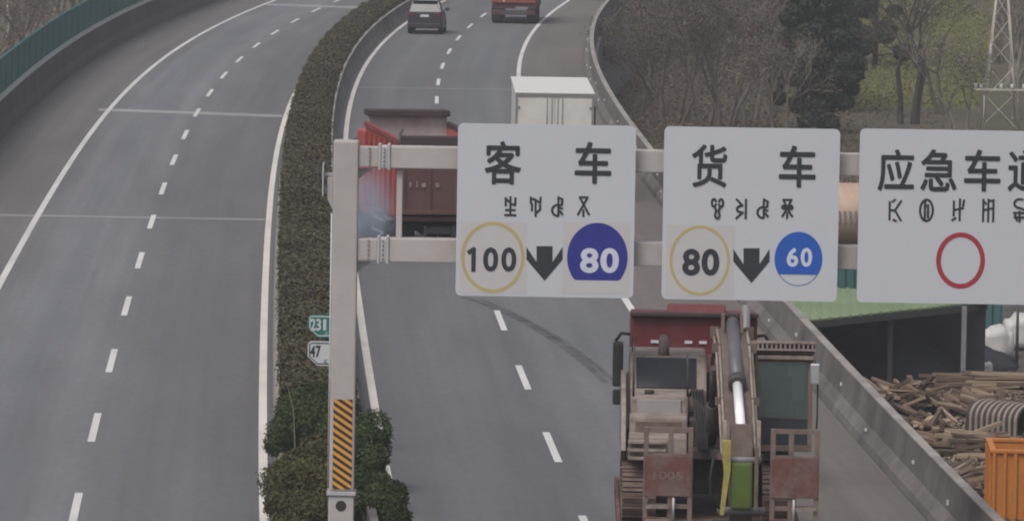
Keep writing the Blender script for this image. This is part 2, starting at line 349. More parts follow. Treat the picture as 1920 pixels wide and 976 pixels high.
pan = mbp.build('screen_panel', 'green_screen', lb); mbq = MB(); mbq.box(-.06, .06, -.03, .03, 0, 1.37, .01); post = mbq.build('screen_post', 'green_screen', lb)
first = True
for k in range(62):
    s = 200 + 4 * k; p = pos(s, -7.27, 1.602); r = (0, 0, -heading(s))
    if first: pan.location = p; pan.rotation_euler = r; post.location = pos(s + 2, -7.27, 1.602); post.rotation_euler = r; first = False
    else: inst('screen_panel', pan.data, lb, p, r); inst('screen_post', post.data, lb, pos(s + 2, -7.27, 1.602), r)

def leaves(name, P, N, size, m, parent=None, up=.3, asp=.6, jit=.75):
    """P: n x 3 leaf centres, N: outward directions; one small bent diamond for each leaf"""
    n = len(P); sz = size * rng.uniform(.6, 1.4, n)[:, None]
    d = N + rng.normal(0, jit, (n, 3)); d[:, 2] += up; d /= np.linalg.norm(d, axis=1)[:, None] + 1e-9
    a = np.cross(d, rng.normal(0, 1, (n, 3))); a /= np.linalg.norm(a, axis=1)[:, None] + 1e-9; b = np.cross(d, a)
    V = np.empty((n, 4, 3)); V[:, 0] = P - a * sz; V[:, 1] = P - b * sz * asp + d * sz * .15; V[:, 2] = P + a * sz; V[:, 3] = P + b * sz * asp + d * sz * .15
    me = bpy.data.meshes.new(name); me.vertices.add(n * 4); me.vertices.foreach_set('co', V.ravel())
    me.loops.add(n * 4); me.loops.foreach_set('vertex_index', np.arange(n * 4)); me.polygons.add(n)
    me.polygons.foreach_set('loop_start', np.arange(n) * 4); me.polygons.foreach_set('loop_total', np.full(n, 4))
    me.update(calc_edges=True)
    at = me.attributes.new('leaf', 'FLOAT', 'FACE'); at.data.foreach_set('value', rng.uniform(0, 1, n).astype(np.float32))
    me.materials.append(MATS[m]); o = bpy.data.objects.new(name, me); C.objects.link(o)
    if parent is not None: o.parent = parent
    return o
leafmat('leaf_hedge', (.056, .050, .031), (.092, .082, .050), .15)
leafmat('leaf_green', (.020, .034, .014), (.065, .085, .032), 1.1)
leafmat('leaf_olive', (.032, .036, .016), (.10, .092, .042), 1.1)
leafmat('leaf_dark', (.012, .019, .015), (.042, .058, .036), .5)
leafmat('leaf_brown', (.058, .046, .036), (.145, .112, .084), .35)
leafmat('leaf_grass', (.07, .075, .022), (.17, .17, .055), .25)
mat('bark', (.11, .09, .076), .9, .25, 3, .4)
mat('bark_pale', (.22, .19, .165), .9, .25, 3, .3)
mat('bark_dark', (.045, .04, .036), .9, .25, 3, .3)

def wob(s, k): return math.sin(s * .73 + k) * .5 + math.sin(s * 1.91 + 2.3 * k) * .3 + math.sin(s * 4.7 + 1.1 * k) * .2
def hedge_prof(s):
    h = 1.32 + .10 * wob(s, 1); l = 4.20 + .07 * wob(s, 2); r = 5.74 + .05 * wob(s, 3)
    return h, l, r
hedge = thing('hedge', 'long trimmed brownish green hedge filling the median between both carriageways', 'hedge', pos(131, 5.0, .02))
org = np.array(hedge.location)
mb = MB(); rings = []
for s in np.arange(131, 480, .8):
    h, l, r = hedge_prof(s); h -= .12; l += .1; r -= .1
    rings.append([tuple(pos(s, o, z) - hedge.location) for o, z in ((l, .05), (l, h * .8), (l + .3, h), (r - .3, h), (r, h * .8), (r, .05))])
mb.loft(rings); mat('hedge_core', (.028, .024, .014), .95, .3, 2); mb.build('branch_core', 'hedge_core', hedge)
P = []; N = []
n = 340000; ss = 131 + 349 * rng.uniform(0, 1, n) ** 1.35; tt = rng.uniform(0, 1, n)
for s, t in zip(ss, tt):
    h, l, r = hedge_prof(s); th = heading(s)
    if t < .62: f = random.random(); o = l + (r - l) * f; e = 2 * abs(f - .5); z = h - .14 * e ** 3 + random.gauss(0, .05); nv = (0, 0, 1)
    elif t < .9: o = r + random.gauss(0, .04); z = random.uniform(.1, h - .1); nv = (1, 0, .2)
    else: o = l + random.gauss(0, .04); z = random.uniform(.1, h - .1); nv = (-1, 0, .2)
    p = pos(s, o, z) if False else None
    P.append((s, o, z, th)); N.append(nv)
P = np.array(P); cx = np.interp(P[:, 0], _S, _x); cy = np.interp(P[:, 0], _S, _y)
W = np.stack([cx + P[:, 1] * np.cos(P[:, 3]), cy - P[:, 1] * np.sin(P[:, 3]), P[:, 2]], 1) - org
leaves('foliage', W, np.array(N, float), .044, 'leaf_hedge', hedge, asp=.55, jit=.38)

def shrub(label, s, off, rx, ry, h, m, n=9000, size=.06, lumps=9, seed=1):
    rs = np.random.default_rng(seed); t = thing('shrub', label, 'shrub', pos(s, off, .02))
    mb = MB()
    for k in range(7):
        a = rs.uniform(0, 6.28); q = Vector((math.cos(a) * rx * .6, math.sin(a) * ry * .6, h * rs.uniform(.6, .9)))
        mb.tube([(0, 0, 0), q * .4 + Vector((0, 0, .1)), q], [.035, .022, .008], 5)
    mb.build('stem', 'bark_dark', t)
    cs = [(rs.uniform(-.55, .55) * rx, rs.uniform(-.6, .6) * ry, h * rs.uniform(.25, .78), rs.uniform(.2, .46)) for _ in range(lumps)]
    mb = MB()
    Pn = []; Nn = []
    for _ in range(n):
        c = cs[rs.integers(len(cs))]; d = rs.normal(0, 1, 3); d /= np.linalg.norm(d); rr = c[3] * (rs.uniform(.5, 1.02) ** .6 + abs(rs.normal(0, .09)))
        p = np.array([c[0] + d[0] * rr * rx, c[1] + d[1] * rr * ry, c[2] + d[2] * rr * h * .6])
        if p[2] < .02: p[2] = rs.uniform(.02, .3)
        Pn.append(p); Nn.append(d)
    leaves('foliage', np.array(Pn), np.array(Nn), size, m, t, asp=.32); return t
shrub('bushy dark green median shrub behind the gantry pole, left of the striped panel', 127.5, 4.8, 1.35, 1.7, 1.8, 'leaf_green', 60000, .042, 22, 3)
shrub('dark green median shrub crowding the lane line to the right of the gantry pole', 124, 5.55, .85, 1.9, 1.6, 'leaf_green', 45000, .042, 18, 4)
shrub('brownish green median shrub in front of the bushy green one', 117.8, 4.65, 1.15, 2.4, 1.65, 'leaf_olive', 60000, .042, 24, 5)
shrub('low green median shrub at the right foot of the gantry pole', 116.2, 5.7, .8, 1.9, 1.35, 'leaf_green', 42000, .042, 18, 6)
shrub('dark green median shrub pressed against the right side of the pole foot', 120.6, 5.55, .75, 1.6, 1.5, 'leaf_green', 30000, .042, 16, 12)
shrub('spreading olive median shrub at the left side of the pole foot', 114.5, 4.5, 1.0, 1.3, 1.2, 'leaf_olive', 34000, .042, 18, 13)
shrub('spreading green median shrub just past the pole foot beside the lane', 114.6, 5.85, .7, 1.3, 1.25, 'leaf_green', 26000, .042, 16, 14)
# dry stalk in the shrubs
mb = MB(); mb.tube([(0, 0, 0), (.03, 0, 1.0), (-.02, .02, 1.9), (-.16, .05, 2.5)], [.015, .012, .009, .004], 5)
tag(mb.build('dry_stalk', 'bark_pale', loc=pos(121, 4.35, .02)), 'thin pale dry stalk standing up from the median shrubs', 'stalk')

# ------------------------------------------------------------------ lettering
def text_polys(body, bold):
    cu = bpy.data.curves.new('t', 'FONT'); cu.body = body; cu.resolution_u = 6; cu.align_x = 'CENTER'
    o = bpy.data.objects.new('t', cu); C.objects.link(o); dg = bpy.context.evaluated_depsgraph_get(); dg.update()
    me = bpy.data.meshes.new_from_object(o.evaluated_get(dg)); bpy.data.objects.remove(o); bpy.data.curves.remove(cu)
    return me
def lettering(body, x0, x1, z0, z1, y, m, parent, bold=.02, name='lettering'):
    """flat print standing in the plane y, filling the box x0..x1, z0..z1 (parent space)"""
    me = text_polys(body, bold); co = np.empty(len(me.vertices) * 3); me.vertices.foreach_get('co', co); co = co.reshape(-1, 3)
    if not len(co): return None
    lo, hi = co.min(0), co.max(0); out = np.empty_like(co)
    out[:, 0] = x0 + (co[:, 0] - lo[0]) / max(hi[0] - lo[0], 1e-6) * (x1 - x0); out[:, 1] = y; out[:, 2] = z0 + (co[:, 1] - lo[1]) / max(hi[1] - lo[1], 1e-6) * (z1 - z0)
    # heavier strokes: the same outline printed again a little to each side
    sx = bold * (x1 - x0) / max(hi[0] - lo[0], 1e-6); sz = bold * (z1 - z0) / max(hi[1] - lo[1], 1e-6)
    sh = [(0, 0)] + ([(math.cos(R(45 * k)), math.sin(R(45 * k))) for k in range(8)] if bold else [])
    polys = [tuple(p.vertices) for p in me.polygons]; n0 = len(out); V = []; Fc = []
    for k, (a, b) in enumerate(sh):
        c = out.copy(); c[:, 0] += a * sx; c[:, 2] += b * sz; c[:, 1] -= .00025 * k; V.append(c); Fc += [tuple(i + n0 * k for i in p) for p in polys]
    bpy.data.meshes.remove(me); me = bpy.data.meshes.new(name); me.from_pydata(np.concatenate(V).tolist(), [], Fc); me.materials.append(MATS[m])
    o = bpy.data.objects.new(name, me); C.objects.link(o); o.parent = parent; return o
def strokes(mb, lines, x0, x1, z0, z1, y, wd):
    for ln in lines:
        pts = [Vector((x0 + (x1 - x0) * a, y, z1 - (z1 - z0) * b)) for a, b in ln]
        for i in range(len(pts) - 1):
            a, b = pts[i], pts[i + 1]; d = (b - a).normalized(); nn = Vector((-d.z, 0, d.x)) * wd / 2; e = d * wd * .35
            mb.face([a - e + nn, a - e - nn, b + e - nn, b + e + nn]); y -= .0004
            pts[i + 1].y = y
def oval(mb, cx, cz, rx, rz, y, inner=None, n=48, zmin=None, zmax=None):
    if inner is None:
        pts = [(cx + rx * math.cos(2*math.pi*k/n), cz + rz * math.sin(2*math.pi*k/n)) for k in range(n)]
        if zmin is not None: pts = [(a, max(b, zmin)) for a, b in pts]
        if zmax is not None: pts = [(a, min(b, zmax)) for a, b in pts]
        q = []
        for p in pts:
            if not q or (abs(p[0]-q[-1][0]) + abs(p[1]-q[-1][1])) > 1e-5: q.append(p)
        mb.face([(a, y, b) for a, b in q]); return
    for k in range(n):
        a, b = 2*math.pi*k/n, 2*math.pi*(k+1)/n
        mb.face([(cx + rx*math.cos(a), y, cz + rz*math.sin(a)), (cx + rx*math.cos(b), y, cz + rz*math.sin(b)), (cx + (rx-inner)*math.cos(b), y, cz + (rz-inner)*math.sin(b)), (cx + (rx-inner)*math.cos(a), y, cz + (rz-inner)*math.sin(a))])

# ------------------------------------------------------------------ gantry and its three signs
GD = 112.0
def gp(px, py): p = ray(px, py, D=GD); return p.x, p.z
M_PX = GD / F_PX
gx, _ = gp(643, 600)
gan = thing('sign_gantry', 'pale painted steel gantry with two beams across the carriageway and a striped pole', 'gantry', (-3.11, GD + .45, 0))
G0 = Vector(gan.location)
def loc(x, y, z): return (x - G0.x, y - G0.y, z - G0.z)
mb = MB(); mb.box(-.232, .232, -.23, .23, 1.42, 7.95, .035); gpole = mb.build('pole', 'gantry_paint', gan)
mb = MB(); mb.box(-.27, .27, -.27, .27, 1.34, 1.417, .012); mb.build('flange', 'gantry_plate', gpole)
mb = MB(); mb.box(-.238, .238, -.238, .238, 0.3, 1.337, .03); mb.build('pole_foot', 'gantry_paint', gpole)
mb = MB(); mb.tube([(-.0, -.2395, 1.15), (.0, -.2445, 1.15)], .10, 18); mb.build('hole_dark_disc', 'stripe_black', gpole)  # flat black disc paints the dark inside of a cable hole
mb = MB(); mb.box(-.42, .42, -.42, .42, -.02, .297, .03); mb.build('footing', 'concrete', gan)
for z in (2.6, 4.2, 5.4): pass
# striped board on the pole: black board, each yellow bar a piece
mb = MB(); mb.box(-.165, .19, -.238, -.231, 1.46, 3.14); brd = mb.build('striped_board', 'stripe_black', gpole)
nb = 12; hgt = 3.14 - 1.46; pitch = hgt / nb
for k in range(-2, nb + 1):
    z0 = 1.46 + k * pitch; rise = .24
    poly = [(-.165, z0 + rise), (.19, z0), (.19, z0 + pitch * .5), (-.165, z0 + rise + pitch * .5)]
    # keep it inside the board
    def clip(pl, f, g):
        out = []
        for i in range(len(pl)):
            a, b = pl[i], pl[(i + 1) % len(pl)]
            if f(a): out.append(a)
            if f(a) != f(b): out.append(g(a, b))
        return out
    for lim, sg in ((1.46, 1), (3.14, -1)):
        poly = clip(poly, lambda p: (p[1] - lim) * sg >= 0, lambda a, b: (a[0] + (b[0] - a[0]) * (lim - a[1]) / (b[1] - a[1]), lim)) if poly else poly
    if len(poly) >= 3:
        mb = MB(); mb.prism(poly, 'y', -.242, -.2385); mb.build('yellow_bar', 'stripe_yellow', brd)
# beams
x_end = 10.4 - G0.x
for z0, z1 in ((7.45, 7.86), (5.71, 6.15)):
    mb = MB(); mb.box(.82, x_end, -.18, .18, z0, z1, .02); bm_ = mb.build('beam', 'gantry_paint', gan)
    mb = MB(); mb.box(.236, .60, -.17, .17, z0 + .02, z1 - .02, .015); mb.build('beam_stub', 'gantry_paint', bm_)
    mb = MB(); mb.box(.60, .65, -.215, .215, z0 - .035, z1 + .035, .01); mb.box(.77, .82, -.215, .215, z0 - .035, z1 + .035, .01); mb.build('joint_flange', 'gantry_plate', bm_)
    mb = MB(); mb.box(.652, .768, -.19, .19, z0 + .0, z1 - .0, .01); mb.build('joint_plate', 'sign_patch', bm_)
    for q in range(5):
        for xx in (.44, .71):
            mb = MB(); zz = z0 + .05 + (z1 - z0 - .1) * q / 4; mb.tube([(xx, -.165, zz), (xx, -.225 if xx > .6 else -.195, zz)], .022, 6); mb.build('bolt', 'steel_grey', bm_)
    mb = MB(); mb.prism([(.236, z0 - .02), (.5, z0 - .02), (.236, z0 - .22)], 'y', -.02, .02); mb.build('gusset', 'gantry_plate', bm_)
    for k in range(5):
        xx = 3.95 + k * 1.84 if k else 3.95
        mb = MB(); mb.box(xx, xx + .012, -.186, .186, z0 - .006, z1 + .006); mb.build('weld_seam', 'gantry_plate', bm_)
# uprights between the beams
for px in (748,):
    x, _ = gp(px, 375); mb = MB(); mb.box(x - G0.x - .055, x - G0.x + .055, -.06, .06, 6.152, 7.448, .012); mb.build('upright', 'gantry_paint', gan)
mb = MB(); mb.box(x_end - .42, x_end + .05, .2, .66, -.0, 8.0, .03); mb.build('pole', 'gantry_paint', gan)
# bracket with a small box and plate on the outer side of the pole
mb = MB(); mb.box(-.236, -.41, -.03, .03, 7.28, 7.34); mb.box(-.236, -.41, -.03, .03, 6.98, 7.04); br = mb.build('side_bracket', 'gantry_plate', gan)
mb = MB(); mb.box(-.43, -.41, -.25, .25, 6.92, 7.52, .004); mb.build('bracket_plate', 'sign_white', br)
mb = MB(); mb.prism([(-.34, 6.86), (-.236, 6.66), (-.236, 7.26), (-.34, 7.26)], 'y', -.12, .12, .01); mb.build('junction_box', 'gantry_plate', br)
mb = MB(); mb.tube([(-.25, -.20, 1.5), (-.25, -.20, 6.6)], .014, 6); mb.build('edge_highlight', 'sign_white', gan)  # thin pale rod paints the highlight down the pole's left edge

def rounded(mb, x0, x1, z0, z1, y0, y1, r=.10, n=5):
    pts = []
    for cx, cz, a0 in ((x1 - r, z1 - r, 0), (x0 + r, z1 - r, 90), (x0 + r, z0 + r, 180), (x1 - r, z0 + r, 270)):
        for k in range(n + 1): a = R(a0 + 90 * k / n); pts.append((cx + r * math.cos(a), cz + r * math.sin(a)))
    mb.prism(pts, 'y', y0, y1)
SY = GD + .14        # rear of the panels; the beams start at GD + .27
class Sign:
    def __init__(s, label, px0, px1, py0, py1):
        s.x0, s.z1 = gp(px0, (py0 + py0) / 2); s.x1, s.z0 = gp(px1, py1); s.cx = (s.x0 + s.x1) / 2
        s.x0, s.z1 = gp(px0, py0)
        s.t = thing('traffic_sign', label, 'sign', (s.cx, GD, 5.13)); s.px0, s.px1 = px0, px1
        mb = MB(); rounded(mb, s.x0 - s.cx, s.x1 - s.cx, 0.0, s.z1 - 5.13, 0.0, .05); s.panel = mb.build('panel', 'sign_white', s.t)
        for zz in (.62, 1.0, 2.35, 2.72):
            mb = MB(); mb.box(s.x0 - s.cx + .2, s.x1 - s.cx - .2, .052, .12, zz, zz + .07); mb.build('back_rail', 'gantry_plate', s.panel)
        for fx in (.22, .78):
            for zz in (.58, 2.32):
                xx = (s.x0 + (s.x1 - s.x0) * fx) - s.cx; mb = MB(); mb.box(xx - .04, xx + .04, .122, .268, zz, zz + .45); mb.build('clamp', 'gantry_plate', s.panel)
    def q(s, px, py):
        x, z = gp(px, py); return x - s.cx, z - 5.13
    def text(s, body, cx, cy, w, h, m, bold=.02, y=-.009):
        a, z = s.q(cx, cy); lettering(body, a - w*M_PX/2, a + w*M_PX/2, z - h*M_PX/2, z + h*M_PX/2, y, m, s.panel, bold)
    def patch(s, px0, px1, py0, py1):
        a, z1 = s.q(px0, (py0)); b, z0 = s.q(px1, py1); mb = MB(); mb.face([(a, -.003, z0), (b, -.003, z0), (b, -.003, z1), (a, -.003, z1)]); mb.build('sticker', 'sign_patch', s.panel, recalc=False)
    def oval(s, cx, cy, rx, ry, m, inner=None, y=-.006, name='disc', ymin=None, ymax=None):
        a, z = s.q(cx, cy); mb = MB()
        kw = {}
        if ymax is not None: kw['zmin'] = s.q(cx, ymax)[1]
        if ymin is not None: kw['zmax'] = s.q(cx, ymin)[1]
        oval(mb, a, z, rx*M_PX, ry*M_PX, y, inner * M_PX if inner else None, **kw); mb.build(name, m, s.panel)
    def arrow(s, cx, y0, y1, wd=34, sh=15):
        pts = [(-sh, 0), (sh, 0), (sh, .46), (wd, .02), (wd, .38), (0, 1), (-wd, .38), (-wd, .02), (-sh, .46)]
        mb = MB(); P = []
        for a, b in pts: x, z = s.q(cx + a, y0 + (y1 - y0) * b); P.append((x, -.006, z))
        mb.face(P); mb.build('arrow', 'sign_black', s.panel)
    def glyph(s, lines, cx, cy, w=22, h=36, wd=4.2):
        a, z = s.q(cx, cy); mb = MB(); strokes(mb, lines, a - w*M_PX/2, a + w*M_PX/2, z - h*M_PX/2, z + h*M_PX/2, -.006, wd*M_PX); mb.build('small_glyph', 'sign_black', s.panel, recalc=False)
def arc(cx, cy, rx, ry, a0, a1, n=10): return [(cx + rx*math.cos(R(a0 + (a1-a0)*k/n)), cy + ry*math.sin(R(a0 + (a1-a0)*k/n))) for k in range(n+1)]
g_a = [[(.08, .05), (.1, .45)], [(.92, .05), (.9, .45)], [(.5, 0), (.5, .92)], [(.1, .1), (.5, .3)], [(.9, .42), (.55, .36)], [(.12, .68), (.88, .68)], [(.05, .95), (.95, .95)]]
g_b = [[(.08, .02), (.1, .32), (.2, .38), (.2, .72)], [(.1, .1), (.5, .14), (.52, 1)], [(.92, .02), (.9, .3), (.6, .2)], [(.88, .42), (.9, .65), (.56, .84)]]
g_c = [[(.58, 0), (.6, 1)], arc(.56, .7, .5, .29, 270, 90), [(.7, .06), (.92, .12), (.88, .38), (.66, .46)], [(.7, .56), (.92, .6)], [(.7, .74), (.8, .8), (.95, .9)]]
g_d = [[(.2, .05), (.98, .92)], [(.82, .05), (.04, .92)], [(.5, .68), (.5, 1)], [(.16, .02), (.84, .02)]]
g_e = [arc(.2, .2, .18, .2, 20, 340), arc(.8, .2, .18, .2, -160, 160), [(.24, .36), (.4, .6), (.32, .8)], arc(.5, .85, .18, .14, 180, 0), [(.76, .36), (.6, .6), (.68, .8)]]
g_f = [[(.08, .02), (.6, .34), (.2, .42)], arc(.55, .52, .42, .18, 250, 110), [(.2, .64), (.62, .7), (.08, 1)], [(.88, .02), (.88, 1)]]
g_h = [[(.15, .04), (.85, .04), (.2, .8), (.1, .9)], [(.15, .04), (.8, .8), (.95, .9)], [(.5, .7), (.5, 1)], arc(.2, .42, .14, .08, 0, 360), arc(.8, .42, .14, .08, 0, 360)]
g_i = [[(.1, .12), (.1, .92)], [(.1, .5), (.5, .5)], [(.95, .08), (.5, .5), (.95, .95)], [(.5, .02), (.3, .12)], [(.6, .98), (.4, .92)]]
g_j = [arc(.5, .5, .48, .48, 0, 360, 18), [(.38, .1), (.38, .9)], [(.62, .28), (.62, .82)], [(.38, .3), (.62, .28)]]
g_k = [[(.15, .1), (.15, .75)], [(.15, .5), (.85, .4)], [(.6, 0), (.6, .95)], [(.9, .05), (.85, .3)], [(.05, .95), (.3, .85)]]
g_l = [[(.12, .02), (.12, 1)], [(.5, .02), (.5, 1)], [(.88, .02), (.88, 1)], [(.12, .5), (.88, .4)], [(.5, .05), (.9, .1)], [(.1, .08), (.3, .2)]]
g_m = [arc(.5, .2, .42, .2, 300, 90), [(.5, .4), (.95, .5)], [(.05, .62), (.95, .62)], [(.1, .82), (.9, .82)], [(.5, .55), (.5, 1)], [(.15, .7), (.3, .95)]]

s1 = Sign('white gantry sign reading 客车 with 100 and 80 above the left lane', 859, 1187, 231, 559)
s1.text('客', 943, 305, 66, 78, 'sign_black', .020); s1.text('车', 1112, 305, 66, 76, 'sign_black', .020)
for g, cx in ((g_a, 957), (g_b, 1004), (g_c, 1045), (g_d, 1094)): s1.glyph(g, cx, 387)
s1.patch(863, 986, 414, 551); s1.oval(924, 482, 60, 67, 'sign_yellow', 6.5, name='yellow_ring'); [s1.text(ch, cx, 486, w_, 42, 'sign_black', .03) for ch, cx, w_ in (('0', 920, 25), ('0', 954, 25))]; s1.glyph([[(.1, .2), (.62, .06), (.62, .97)]], 886, 486, 16, 44, 8.5)
s1.arrow(1021, 461, 526); s1.patch(1056, 1180, 416, 552); s1.oval(1120, 482, 57, 65, 'sign_navy', y=-.0065, name='blue_disc', ymax=525); [s1.text(ch, cx, 488, 30, 43, 'sign_digit', .035) for ch, cx in (('8', 1105), ('0', 1143))]
s2 = Sign('white gantry sign reading 货车 with 80 and 60 above the right lane', 1246, 1569, 237, 562)
s2.text('货', 1330, 311, 64, 78, 'sign_black', .018); s2.text('车', 1495, 312, 66, 76, 'sign_black', .020)
for g, cx in ((g_e, 1345), (g_f, 1390), (g_c, 1430), (g_h, 1476)): s2.glyph(g, cx, 391)
s2.patch(1250, 1375, 421, 557); s2.oval(1312, 488, 57, 66, 'sign_yellow', 5.5, name='yellow_ring'); [s2.text(ch, cx, 491, 29, 46, 'sign_black', .035) for ch, cx in (('8', 1296), ('0', 1332))]
s2.arrow(1409, 465, 530); s2.oval(1497, 485, 45, 51, 'sign_blue', y=-.0065, name='blue_disc', ymax=514); s2.oval(1497, 485, 45, 51, 'sign_blue', 1.2, y=-.005, name='thin_ring'); [s2.text(ch, cx, 482, 19, 33, 'sign_digit', .03) for ch, cx in (('6', 1486), ('0', 1512))]
s3 = Sign('white gantry sign reading 应急车道 with an empty red ring above the shoulder', 1613, 1990, 241, 565)
for ch, cx in (('应', 1680), ('急', 1760), ('车', 1842), ('道', 1924)): s3.text(ch, cx, 319 + (cx - 1680) * .003, 66, 76, 'sign_black', .018)
for g, cx in ((g_i, 1678), (g_j, 1737), (g_k, 1797), (g_l, 1853), (g_m, 1912)): s3.glyph(g, cx, 394, 25, 42, 4.2)
s3.oval(1801, 488, 46, 53, 'sign_red', 9, name='red_ring')

# distance plates behind the pole
kt = thing('distance_post', 'small green plate reading 231 over white plate reading 47 behind the gantry pole', 'sign', (-3.86, 130.4, 0))
mb = MB(); mb.tube([(0, .06, 0), (0, .06, 3.05)], .04, 8); mb.build('post', 'galvanised', kt)
def shield(z0, z1, y, inset=0.0): return [(-.52 + inset, z1 - .06), (-.46 + inset, z1 - inset), (.46 - inset, z1 - inset), (.52 - inset, z1 - .06), (.52 - inset, z0 + .2), (.3, z0 + inset), (-.3, z0 + inset), (-.52 + inset, z0 + .2)]
for (z0, z1), m, mt, big, small in (((2.54, 3.04), 'km_green', 'km_white', '231', '公里'), ((1.93, 2.46), 'km_white', 'sign_black', '47', 'K')):
    mb = MB(); mb.prism(shield(z0, z1, 0), 'y', -.0, .02); pl = mb.build('plate', m, kt)
    mb = MB(); o_, i_ = shield(z0, z1, 0, .03), shield(z0, z1, 0, .055)
    for k in range(8): mb.face([(o_[k][0], -.004, o_[k][1]), (o_[(k+1) % 8][0], -.004, o_[(k+1) % 8][1]), (i_[(k+1) % 8][0], -.004, i_[(k+1) % 8][1]), (i_[k][0], -.004, i_[k][1])])
    mb.build('border', mt, pl)
    [lettering(ch, -.46 + .118 * k + (.03 if ch == '1' else 0), -.46 + .118 * k + .098, z1 - .34, z1 - .10, -.005, mt, pl, .03 if ch != '1' else 0) for k, ch in enumerate(big)]; [lettering(ch, -.16 + .09 * k, -.08 + .09 * k, z0 + .05, z0 + .14, -.005, mt, pl, .0) for k, ch in enumerate(small)]

# ------------------------------------------------------------------ vehicle helpers
def wheel(parent, x, y, r, wd, m_rim='steel_grey', name='wheel'):
    mb = MB(); ring = []
    prof = [(-wd/2, r*.55), (-wd/2, r*.92), (-wd*.38, r), (wd*.38, r), (wd/2, r*.92), (wd/2, r*.55)]; n = 22
    mb.loft([[(x + a, y + b*math.cos(2*math.pi*k/n), r + b*math.sin(2*math.pi*k/n)) for a, b in prof] for k in range(n)] + [[(x + a, y + b, r) for a, b in prof]], closed=True, cap=False, smooth=False)
    t = mb.build(name, 'black_rubber', parent)
    mb = MB(); mb.tube([(x - wd*.36, y, r), (x + wd*.36, y, r)], r*.56, 18); mb.tube([(x - wd*.46, y, r), (x + wd*.46, y, r)], r*.24, 12); mb.build('rim', m_rim, t)
    return t

# ------------------------------------------------------------------ dump lorry skewed across the left lane
mat('red_body', (.24, .035, .032), .55, .15, 1.2, dirt=(.17, .10, .09), dirt_amt=.6, dirt_scale=.9)
mat('red_bright', (.46, .065, .055), .5, .12, 1.0, dirt=(.32, .14, .13), dirt_amt=.5, dirt_scale=.7)
mat('red_dark', (.095, .042, .039), .65, .2, 1.2, dirt=(.10, .07, .06), dirt_amt=.6, dirt_scale=1.0)
mat('bed_inside', (.36, .32, .32), .8, .12, 1.2, dirt=(.22, .13, .12), dirt_amt=.5, dirt_scale=.9)
mat('tarp_black', (.048, .032, .034), .8, .2, 3)
mat('load_grey', (.30, .29, .29), .9, .1, 2, .3)
dt = thing('dump_truck', 'red dump lorry skewed against the median barrier in a puff of dust', 'truck', (-2.13, 181.0, 0), R(9.5))
W2 = 1.31; BL = 7.2   # half width, body length
for y0, y1 in ((0.55, 1.35), ): pass
mb = MB(); mb.box(-.48, -.38, .3, 10.2, .78, 1.08); mb.box(.38, .48, .3, 10.2, .78, 1.08)
for yy in (.4, 2.4, 4.5, 6.6, 9.0): mb.box(-.38, .38, yy, yy + .12, .82, 1.04)
mb.build('chassis', 'steel_dark', dt)
mb = MB(); mb.box(-W2, W2, 0.12, BL, 1.22, 1.36, .02); fl = mb.build('body_floor', 'red_dark', dt)
for sx in (-1, 1):
    x0, x1 = (-W2, -W2 + .07) if sx < 0 else (W2 - .07, W2)
    mb = MB(); mb.prism([(.1, 1.365), (BL, 1.365), (BL, 3.62), (.1, 3.52)], 'x', x0, x1, .01); sd = mb.build('side_wall', 'red_bright', dt)
    for k in range(7):
        yy = .35 + k * 1.05; xo = (x0 - .075, x0 - .002) if sx < 0 else (x1 + .002, x1 + .075); mb = MB(); mb.box(*xo, yy, yy + .13, 1.30, 3.5, .012); mb.build('rib', 'red_body', sd)
    mb = MB(); xo = (x0 - .05, x1 + .02) if sx < 0 else (x0 - .02, x1 + .05)
    mb.prism([(.05, 3.525), (BL, 3.625), (BL, 3.78), (.05, 3.68)], 'x', *xo, .015); mb.build('top_rail', 'tarp_black' if sx > 0 else 'red_body', sd)
mb = MB(); mb.box(-W2 + .075, W2 - .075, BL - .08, BL, 1.365, 3.95, .01); mb.build('front_wall', 'bed_inside', dt)
mb = MB(); mb.box(-W2 + .02, W2 - .02, BL - .35, BL + .55, 3.96, 4.14, .03); mb.build('cab_guard', 'tarp_black', dt)
# tailgate with frame and lettering, dark tarp bar over it
mb = MB(); mb.box(-W2 + .02, W2 - .02, 0.0, .09, 1.42, 3.10, .012); tg = mb.build('tailgate', 'red_dark', dt)
for xx in (-W2 + .08, -.45, .35, W2 - .2):
    mb = MB(); mb.box(xx, xx + .12, -.05, -.002, 1.45, 3.05, .012); mb.build('rib', 'red_dark', tg)
for zz in (1.44, 2.94):
    mb = MB(); mb.box(-W2 + .04, W2 - .04, -.065, -.003, zz, zz + .12, .012); mb.build('rib', 'red_dark', tg)
for xx, ww, hh in ((-1.0, .07, .14), (-.78, .035, .18), (-.62, .12, .12), (-.2, .10, .12)):
    mb = MB(); mb.box(xx, xx + ww, -.058, -.052, 2.26, 2.26 + hh); mb.build('faded_mark', 'dusty_beige', tg)
mb = MB(); mb.box(-W2 + .05, W2 - .05, -.06, .30, 3.36, 3.78, .06); mb.build('rolled_tarp', 'tarp_black', dt)
mb = MB()
for sx in (-1, 1): mb.tube([(sx * (W2 - .02), .0, 3.2), (sx * (W2 - .02), -.05, 3.85), (sx * (W2 - .15), .35, 3.95)], .04, 6)
mb.build('tarp_arm', 'steel_dark', dt)
